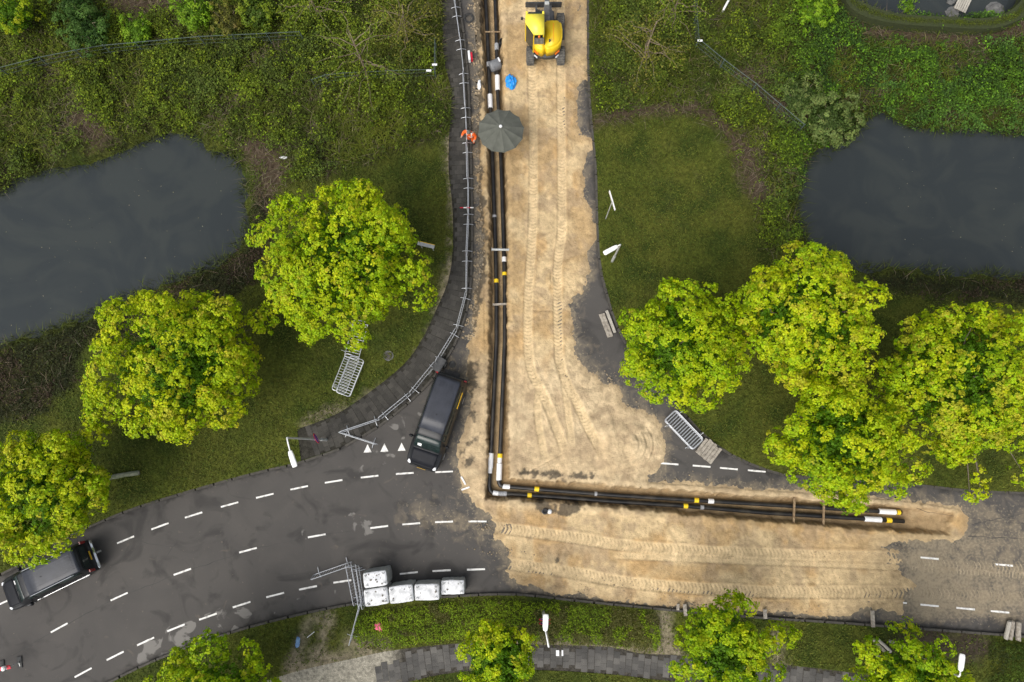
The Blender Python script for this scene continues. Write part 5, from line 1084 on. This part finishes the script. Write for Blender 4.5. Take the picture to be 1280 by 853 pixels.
# ------------------------------------------------------------------ vans
def van_section(x, zt, hw, wr, zb, n_=8):
    """half loop from sill to roof centre"""
    pts = [(hw * .80, .28), (hw * .96, .36), (hw, .52), (hw, zb * .55 + .25), (hw * .985, zb)]
    for t in (.35, .7, .9): pts.append((hw * .985 + (wr - hw * .985) * t, zb + (zt - .07 - zb) * t))
    pts += [(wr * .97, zt - .035), (wr * .86, zt - .01), (wr * .55, zt), (wr * .25, zt + .006), (0, zt + .008)]
    return pts
VS = [(0.00, .62, .62, .50, .50), (0.03, .74, .78, .62, .60), (0.14, .86, .89, .70, .74), (0.40, .98, .94, .76, .84), (0.80, 1.08, .955, .78, .93), (0.98, 1.13, .96, .79, .97), (1.06, 1.20, .96, .79, 1.0), (1.40, 1.53, .96, .755, 1.02), (1.74, 1.83, .955, .72, 1.02), (1.86, 1.89, .955, .715, 1.02), (2.1, 1.93, .955, .715, 1.02), (2.8, 1.955, .955, .72, 1.02), (3.6, 1.96, .955, .72, 1.02), (4.4, 1.95, .95, .715, 1.02), (4.95, 1.925, .945, .705, 1.02), (5.12, 1.89, .935, .69, 1.02), (5.22, 1.78, .925, .68, 1.0), (5.30, 1.10, .90, .80, .9)]
VL = 5.3
def make_van(label, rear_px, front_px, chrome):
    r, f = P(*rear_px, 1.93), P(*front_px, 1.93); d = f - r; d.z = 0; d.normalize(); org = Vector((r.x, r.y, 0)) + d * 5.1
    root = thing('parked_van', label, 'van', org, math.atan2(-d.y, -d.x))             # local x runs from the nose to the tail
    secs = []
    for s_ in VS:
        h_ = van_section(*s_); full = h_ + [(-a, b_) for a, b_ in reversed(h_[:-1])]; secs.append([(s_[0], a, b_) for a, b_ in full])
    m_ = len(secs[0]); q = MB(); vs_ = [p for s_ in secs for p in s_]; fs_ = [(i * m_ + k, i * m_ + k + 1, (i + 1) * m_ + k + 1, (i + 1) * m_ + k) for i in range(len(secs) - 1) for k in range(m_ - 1)]
    fs_ += [(i * m_ + m_ - 1, i * m_, (i + 1) * m_, (i + 1) * m_ + m_ - 1) for i in range(len(secs) - 1)] + [tuple(range(m_)), tuple((len(secs) - 1) * m_ + k for k in range(m_))]
    q.add(vs_, fs_); body = q.build('body', 'car_black', root, smooth_=True)
    def skin(name, i0, i1, k0, k1, mt, off=.006, parent=root, shrink=0.0):
        """thin shell over a patch of the body surface"""
        A = np.array(secs); sub_ = A[i0:i1 + 1, k0:k1 + 1]; n_i, n_k = sub_.shape[:2]; ctr = np.array((sub_[:, :, 0].mean(), 0, .9)); p_ = sub_.copy(); mid = sub_.reshape(-1, 3).mean(0)
        du = np.gradient(sub_, axis=0) if n_i > 1 else 0; dv = np.gradient(sub_, axis=1); nn = np.cross(du, dv); nn /= np.maximum(np.linalg.norm(nn, axis=2, keepdims=True), 1e-6); sg = np.sign((nn * (sub_ - ctr)).sum(2, keepdims=True).mean()) or 1
        p_ = mid + (p_ - mid) * (1 - shrink) + nn * sg * off
        b2 = MB(); b2.add(p_.reshape(-1, 3), [(i * n_k + k, i * n_k + k + 1, (i + 1) * n_k + k + 1, (i + 1) * n_k + k) for i in range(n_i - 1) for k in range(n_k - 1)])
        o = b2.build(name, mt, parent, smooth_=True); sm = o.modifiers.new('thickness', 'SOLIDIFY'); sm.thickness = .006; sm.offset = 0; return o
    T = m_ - 1 - 12; c0 = 12
    roof = skin('roof', 10, 15, 8, 16, 'car_roof_sky_tint', .008)
    for y_ in (-.42, -.25, -.08, .08, .25, .42): MB().box((3.75, y_, 1.967), (2.2, .035, .014)).build('rib', 'car_roof_sky_tint', roof, .006)
    skin('windscreen', 6, 8, 7, 17, 'car_glass', .009, shrink=.03); bon = skin('bonnet', 2, 5, 8, 16, 'car_bonnet', .008, shrink=.04)
    for y0_, y1_ in ((-.62, -.05), (.02, .6)): MB().tube([(1.02, y0_, 1.185), (1.13, y1_, 1.285)], .011, 5).build('wiper', 'car_trim', root)
    MB().box((1.20, .42, 1.37), (.18, .22, .006), Euler((0, math.radians(-43), 0)).to_matrix()).build('dash_paper', 'sign_white', root)
    for sgn, (k0, k1) in ((1, (5, 7)), (-1, (17, 19))):
        for nm, i0, i1 in (('door_window', 8, 10), ('side_window', 10, 12), ('side_window', 12, 14)): skin(nm, i0, i1, k0, k1, 'car_glass', .006, shrink=.05)
        mo = MB().box((1.52, sgn * 1.06, 1.12), (.16, .22, .20)).build('mirror', 'car_black', root, .04, True); MB().box((1.54, sgn * .97, 1.06), (.05, .12, .05)).build('arm', 'car_trim', mo)
        MB().box((.17, sgn * .72, .78), (.22, .20, .10), Euler((0, math.radians(-24), sgn * math.radians(-18))).to_matrix()).build('headlight', 'headlight', root, .03)
        MB().box((5.27, sgn * .84, 1.15), (.07, .16, .5)).build('tail_light', 'tail_red', root, .02)
        for x_ in (.95, 4.25):
            M_ = Matrix.Translation((x_, sgn * .86, .34)) @ Matrix.Rotation(math.pi / 2, 4, 'X'); wo = MB().lathe([(.22, -.11), (.32, -.11), (.345, -.07), (.345, .07), (.32, .11), (.22, .11)], 22, M_).build('wheel', 'rubber', root); MB().lathe([(.21, -.118), (.05, -.122), (.05, .122), (.21, .118)], 16, M_).build('rim', 'galvanised', wo)
        MB().box((3.15, sgn * .968, .62), (3.2, .02, .08)).build('side_strip', 'car_trim' if not chrome else 'chrome', root, .006)
        if chrome: MB().tube([(2.1, sgn * .74, 1.93), (2.2, sgn * .74, 1.985), (4.6, sgn * .735, 1.98), (4.7, sgn * .73, 1.93)], .018, 6).build('roof_rail', 'chrome', root)
    if not chrome: MB().box((4.15, -.895, 1.34), (.95, .03, .075), Euler((math.radians(-14), 0, 0)).to_matrix()).build('glass_reflection', 'plate_yellow', root, .004)  # yellow reflection on the side glass, built as a thin coloured strip
    MB().box((.03, 0, .50), (.16, 1.5, .26)).build('bumper', 'car_trim', root, .05, True); MB().box((5.33, 0, .52), (.18, 1.72, .22)).build('bumper', 'car_trim' if not chrome else 'chrome', root, .04, True)
    MB().box((-.058, 0, .56), (.012, .50, .11)).build('number_plate', 'plate_yellow', root); MB().box((5.30, 0, .90), (.03, .52, .12)).build('number_plate', 'plate_yellow', root)
    MB().box((5.27, 0, 1.42), (.03, 1.30, .50), Euler((0, math.radians(-6.5), 0)).to_matrix()).build('rear_window', 'car_glass', root, .01)
    MB().tube([(3.0, .0, 1.95), (3.05, 0, 2.05)], .015, 6).build('antenna', 'car_trim', root)
    if not chrome:
        MB().box((5.50, .1, .50), (.30, .9, .06)).build('step', 'car_trim', root, .02); MB().tube([(5.4, .35, .45), (5.66, .35, .46), (5.70, .35, .56)], .03, 8).build('tow_bar', 'digger_grey', root)
    return root
make_van('black van parked across the street mouth with a painted yellow reflection on its side', (561.5, 473.5), (535, 549.5), False)
v2 = make_van('black van with chrome side strips, partly under a maple crown', (96, 697.5), (22, 733.5), True); v2.scale = (.95, .95, .95); v2.location.x += .12
# dark tool trolley behind the van
p = P(549, 456, .4); root = thing('hand_cart', 'small dark hand cart with two wheels behind the parked van', 'cart', (p.x, p.y, .0), math.radians(60)); MB().box((0, 0, .38), (.75, .45, .26), None, 1.15).build('tray', 'digger_grey', root, .03)
for s_ in (-1, 1): MB().lathe([(.06, -.05), (.19, -.05), (.2, 0), (.19, .05), (.06, .05)], 16, Matrix.Translation((.15, s_ * .30, .2)) @ Matrix.Rotation(math.pi / 2, 4, 'X')).build('wheel', 'rubber', root); MB().tube([(-.3, s_ * .18, .45), (-.8, s_ * .2, .6)], .016, 6).build('handle', 'lamp_grey', root)
p = P(565, 455.5, .1); root = thing('rubber_foot', 'round black rubber barrier foot on the ground behind the van', 'foot', (p.x, p.y, .0)); MB().lathe([(.20, 0), (.20, .06), (.10, .10), (.05, .10)], 16).build('base', 'rubber', root); MB().lathe([(.05, .1), (.05, .16)], 10).build('socket', 'rubber', root)

# ------------------------------------------------------------------ wheeled excavator
p = P(681.5, 76, .05); root = thing('wheeled_excavator', 'yellow wheeled excavator on the sand street, boom raised forward', 'excavator', (p.x, p.y, .05), 0)
tyre = MB().lathe([(.30, -.24), (.42, -.25), (.50, -.20), (.515, 0), (.50, .20), (.42, .25), (.30, .24)], 26, Matrix.Rotation(math.pi / 2, 4, 'Y')); 
lug = MB()
for k in range(22):
    a = 2 * math.pi * k / 22
    for s_ in (-1, 1): lug.box((s_ * .11, math.cos(a) * .525, math.sin(a) * .525), (.22, .06, .05), Matrix.Rotation(a, 3, 'X') @ Matrix.Rotation(s_ * .35, 3, 'Y').inverted())
ty = tyre.mesh('tyre', 0, False); lg = lug.mesh('tread'); hub = MB().lathe([(.29, -.18), (.10, -.23), (.10, .23), (.29, .18)], 18, Matrix.Rotation(math.pi / 2, 4, 'Y')).mesh('rim')
ty.materials.append(MATS['dusty_rubber']); lg.materials.append(MATS['dusty_rubber']); hub.materials.append(MATS['digger_grey'])
for sx in (-.93, .93):
    for y_ in (0.0, 2.2):
        wo = bpy.data.objects.new('wheel', ty); COL.objects.link(wo); wo.parent = root; wo.location = (sx, y_, .53)
        for nm, me in (('tread', lg), ('rim', hub)): o = bpy.data.objects.new(nm, me); COL.objects.link(o); o.parent = wo
MB().box((0, 1.3, .72), (1.05, 3.0, .42)).build('chassis', 'digger_grey', root, .05)
for y_ in (.0, 2.2): MB().box((0, y_, .55), (1.5, .30, .30)).build('axle', 'digger_grey', root, .05)
MB().lathe([(.62, .93), (.62, 1.16)], 24).build('slew_ring', 'digger_grey', root).location = (-.1, .85, 0)
bl = MB().box((-.1, 3.42, .55), (2.25, .09, .50)).build('dozer_blade', 'digger_grey', root, .03)
for x_ in (-.55, .35): MB().box((x_, 3.0, .55), (.12, .8, .14)).build('arm', 'digger_grey', bl)
cover = [(-.10, 1.40), (.62, 1.40), (.80, 1.34), (.89, 1.18), (.95, .80), (.94, .35), (.86, .02), (.68, -.22), (.42, -.38), (.12, -.45), (-.10, -.46)]
left = [(-.104, -.46), (-.32, -.43), (-.56, -.32), (-.70, -.15), (-.76, .05), (-.76, .30), (-.104, .30)]
MB().prism(cover, 1.12, 2.08).build('engine_cover', 'digger_yellow', root, .10, True, 3)
MB().prism(left, 1.12, 1.98).build('rear_cover', 'digger_yellow', root, .06, True, 3)
cwp = [(-.80, .10), (-.66, -.18), (-.45, -.36), (-.1, -.50), (.25, -.48), (.60, -.34), (.86, .0), (.8, .2), (-.7, .2)]; cw = MB().prism(cwp, .88, 1.28).build('counterweight', 'digger_grey', root, .06, True)
for x_, an in ((-.60, .75), (.66, -.75)): MB().box((x_, -.33, 1.42), (.34, .06, .12), Matrix.Rotation(-an, 3, 'Z')).build('warning_stripe', 'digger_orange', root, .01); MB().box((x_ * 1.02, -.36, 1.06), (.26, .06, .10), Matrix.Rotation(-an, 3, 'Z')).build('work_light', 'headlight', root, .01)
cabp = [(-1.26, .62), (-1.26, 1.10), (-1.20, 1.18), (-.16, 1.18), (-.16, -.14), (-.78, -.14)]
MB().prism([(-.71 + (x_ + .71) * .95, .52 + (y_ - .52) * .96) for x_, y_ in cabp], 1.12, 2.86).build('cab', 'car_glass', root, .04)
for x_, y_ in ((-1.22, 1.12), (-.20, 1.12), (-.20, -.10), (-.76, -.10), (-1.22, .64)): MB().tube([(x_, y_, 1.1), (x_, y_, 2.88)], .045, 6).build('cab_post', 'digger_yellow', root)
MB().prism(cabp, 2.87, 2.98).build('cab_roof', 'digger_cab_yellow', root, .03, True)
MB().box((-.70, 1.24, 2.90), (.78, .16, .06)).build('roof_window', 'car_glass', root, .02)
for x_ in (-1.18, -.22): MB().box((x_, 1.25, 2.93), (.12, .2, .09)).build('roof_horn', 'digger_cab_yellow', root, .02)
gr = MB().box((-.46, -.19, 2.42), (.56, .04, .62)).build('rear_window', 'digger_grey', root, .015)
for k in range(7): MB().box((-.70 + k * .08, -.22, 2.42), (.022, .02, .56)).build('bar', 'lamp_grey', gr)
MB().lathe([(.06, 0), (.07, .12), (.04, .17)], 12).build('beacon', 'digger_orange', root, smooth_=True).location = (-.46, -.19, 2.75)
MB().tube([(.18, -.02, 2.05), (.18, -.02, 2.24), (.18, -.08, 2.32)], .055, 10).build('exhaust', 'rubber', root)
MB().box((.42, .55, 2.09), (.02, 1.2, .02)).build('cover_seam', 'digger_orange', root); MB().box((-.125, .5, 2.10), (.04, 1.5, .04)).build('cover_gap', 'digger_grey', root)
boom = MB(); prof = [(1.0, 1.4, .26, .20), (1.6, 1.9, .26, .19), (2.6, 2.6, .24, .13), (4.2, 3.0, .20, .12), (5.6, 2.6, .16, .11)]
for (a, b_) in zip(prof[:-1], prof[1:]):
    vs_ = [(.02 + sx * q_[3], q_[0], q_[1] + sz * q_[2]) for q_ in (a, b_) for sx, sz in ((-1, -1), (1, -1), (1, 1), (-1, 1))]; boom.add(vs_, [(0, 1, 2, 3), (7, 6, 5, 4), (0, 4, 5, 1), (1, 5, 6, 2), (2, 6, 7, 3), (3, 7, 4, 0)])
bo = boom.build('boom', 'digger_grey', root, .02); MB().tube([(.02, 1.5, 1.3), (.02, 2.8, 2.3)], .07, 10).build('hydraulic_ram', 'lamp_grey', bo); MB().box((.02, 2.1, 2.58), (.26, .20, .14)).build('boom_light', 'lamp_grey', bo, .02)
MB().box((.02, 5.7, 1.6), (.24, .32, 2.2)).build('stick', 'digger_grey', root, .03); MB().prism([(-.5, 5.3), (.5, 5.3), (.5, 6.0), (-.5, 6.0)], .15, .65).build('bucket', 'digger_grey', root, .1)
MB().tube([(-1.22, 1.15, 2.4), (-1.42, 1.30, 2.45), (-1.43, 1.30, 2.3)], .018, 6).build('mirror_arm', 'digger_grey', root); MB().box((-1.45, 1.32, 2.3), (.14, .05, .28)).build('mirror', 'digger_grey', root, .02)
for sx in (-1, 1): MB().box((sx * 1.0, 1.26, .85), (.30, .8, .08)).build('step', 'digger_grey', root, .02)
for k in range(3): MB().tube([(k * .1 - .6, 1.9, 1.0), (.02 + k * .1 - .6, 2.4, 1.25), (k * .08 - .55, 2.9, .8)], .04, 6).build('hose', 'rubber', root)

# ------------------------------------------------------------------ worker
def person(label, foot_px, facing):
    b_ = P(*foot_px, .0); root = thing('person', label, 'person', (b_.x, b_.y, .005), facing)          # local +x is forward
    J = {'pel': (0, 0, .93), 'sp': (.02, 0, 1.08), 'ch': (.05, 0, 1.27), 'nk': (.10, 0, 1.47), 'hd': (.15, 0, 1.57), 'ht': (.18, 0, 1.69),
         'hl': (0, .10, .90), 'kl': (.06, .13, .50), 'al': (-.02, .14, .09), 'tl': (.14, .16, .05), 'hr': (0, -.10, .90), 'kr': (.02, -.13, .49), 'ar': (-.16, -.14, .09), 'tr': (.0, -.16, .05),
         'sl': (.05, .20, 1.41), 'el': (.06, .34, 1.17), 'wl': (.22, .32, 1.05), 'pl': (.29, .31, 1.02), 'sr': (.05, -.20, 1.41), 'er': (.05, -.36, 1.18), 'wr': (.22, -.40, 1.10), 'pr': (.29, -.41, 1.085)}
    Rd = {'pel': .185, 'sp': .185, 'ch': .205, 'nk': .065, 'hd': .10, 'ht': .085, 'hl': .12, 'kl': .085, 'al': .06, 'tl': .045, 'hr': .12, 'kr': .085, 'ar': .06, 'tr': .045, 'sl': .105, 'el': .08, 'wl': .055, 'pl': .038, 'sr': .105, 'er': .08, 'wr': .055, 'pr': .038}
    E = [('pel', 'sp'), ('sp', 'ch'), ('ch', 'nk'), ('nk', 'hd'), ('hd', 'ht'), ('pel', 'hl'), ('hl', 'kl'), ('kl', 'al'), ('al', 'tl'), ('pel', 'hr'), ('hr', 'kr'), ('kr', 'ar'), ('ar', 'tr'), ('ch', 'sl'), ('sl', 'el'), ('el', 'wl'), ('wl', 'pl'), ('ch', 'sr'), ('sr', 'er'), ('er', 'wr'), ('wr', 'pr')]
    for s_, k in ((1, 'l'), (-1, 'r')):
        for i in range(4): nm = f'f{k}{i}'; p0 = Vector(J['p' + k]); J[nm] = tuple(p0 + Vector((.055 - .008 * abs(i - 1.3), (i - 1.5) * .021, -.012))); J[nm + 'b'] = tuple(Vector(J[nm]) + Vector((.018, 0, -.045))); Rd[nm] = .0095; Rd[nm + 'b'] = .0085; E += [('p' + k, nm), (nm, nm + 'b')]
        nm = f't{k}h'; J[nm] = tuple(Vector(J['p' + k]) + Vector((.015, -s_ * .05, -.02))); Rd[nm] = .011; E.append(('p' + k, nm))
    ks = list(J); me = bpy.data.meshes.new('body'); me.from_pydata([J[k] for k in ks], [(ks.index(a), ks.index(b2)) for a, b2 in E], []); o = bpy.data.objects.new('body', me); COL.objects.link(o)
    sk = o.modifiers.new('s', 'SKIN'); sk.use_smooth_shade = True
    for i, k in enumerate(ks): me.skin_vertices[0].data[i].radius = (Rd[k], Rd[k]); me.skin_vertices[0].data[i].use_root = (k == 'pel')
    o.modifiers.new('u', 'SUBSURF').levels = 2; dg = bpy.context.evaluated_depsgraph_get(); nm_ = bpy.data.meshes.new_from_object(o.evaluated_get(dg)); bpy.data.objects.remove(o)
    body = link('body', nm_, 'orange_cloth', root)
    for m_ in ('skin', 'dark_boot', 'reflective', 'hair'): nm_.materials.append(MATS[m_])
    for f in nm_.polygons:
        c_ = f.center; f.use_smooth = True
        if c_.z < .12: f.material_index = 2
        elif c_.z > 1.49 and c_.x > .03: f.material_index = 1
        elif c_.x > .235 and c_.z < 1.14: f.material_index = 1
        elif abs(c_.z - 1.05) < .03 or abs(c_.z - .30) < .03 or (abs(abs(c_.y) - .13) < .03 and c_.z > 1.12): f.material_index = 3
    MB().lathe([(.02, .115), (.06, .105), (.100, .06), (.112, .0), (.105, -.05)], 16, Matrix.Translation((.155, 0, 1.66)) @ Matrix.Rotation(math.radians(12), 4, 'Y')).build('hair', 'hair', root, smooth_=True)
    MB().tube([(.25, 0, 1.61), (.285, 0, 1.585), (.26, 0, 1.565)], [.012, .018, .012], 6).build('nose', 'skin', body)
    for s_ in (-1, 1): MB().lathe([(.004, -.012), (.014, 0), (.004, .012)], 8, Matrix.Translation((.252, s_ * .035, 1.63))).build('eye', 'dark_boot', body); MB().box((.15, s_ * .105, 1.60), (.04, .02, .06)).build('ear', 'skin', body, .008)
    MB().box((.255, 0, 1.545), (.012, .05, .010)).build('mouth', 'sign_red', body)
    return root
person('person in orange high visibility clothing with grey hair, leaning on the barrier row', (589.6, 178.5), math.radians(250)).scale = (1.1, 1.1, 1.06)

# row barriers that stand beside something get the label that says so
row = [o for o in COL.objects if o.get('label', '').startswith('galvanised crowd barrier in the long sidewalk row')]
for nm, lab in (('person', 'galvanised row barrier the person in orange leans on'), ('warning_board', 'galvanised row barrier carrying the small red and white board'), ('hose_coil', 'galvanised row barrier beside the coil of black hose'), ('toolbox', 'galvanised row barrier beside the white and red box'), ('hand_cart', 'galvanised row barrier right beside the dark hand cart behind the van'), ('yield_end', 'last galvanised row barrier, meeting the folded back one at a corner')):
    tp = P(445, 533, 1.0) if nm == 'yield_end' else COL.objects[nm].location
    o = min(row, key=lambda q: (q.location.xy - tp.xy).length); o['label'] = lab; row.remove(o)
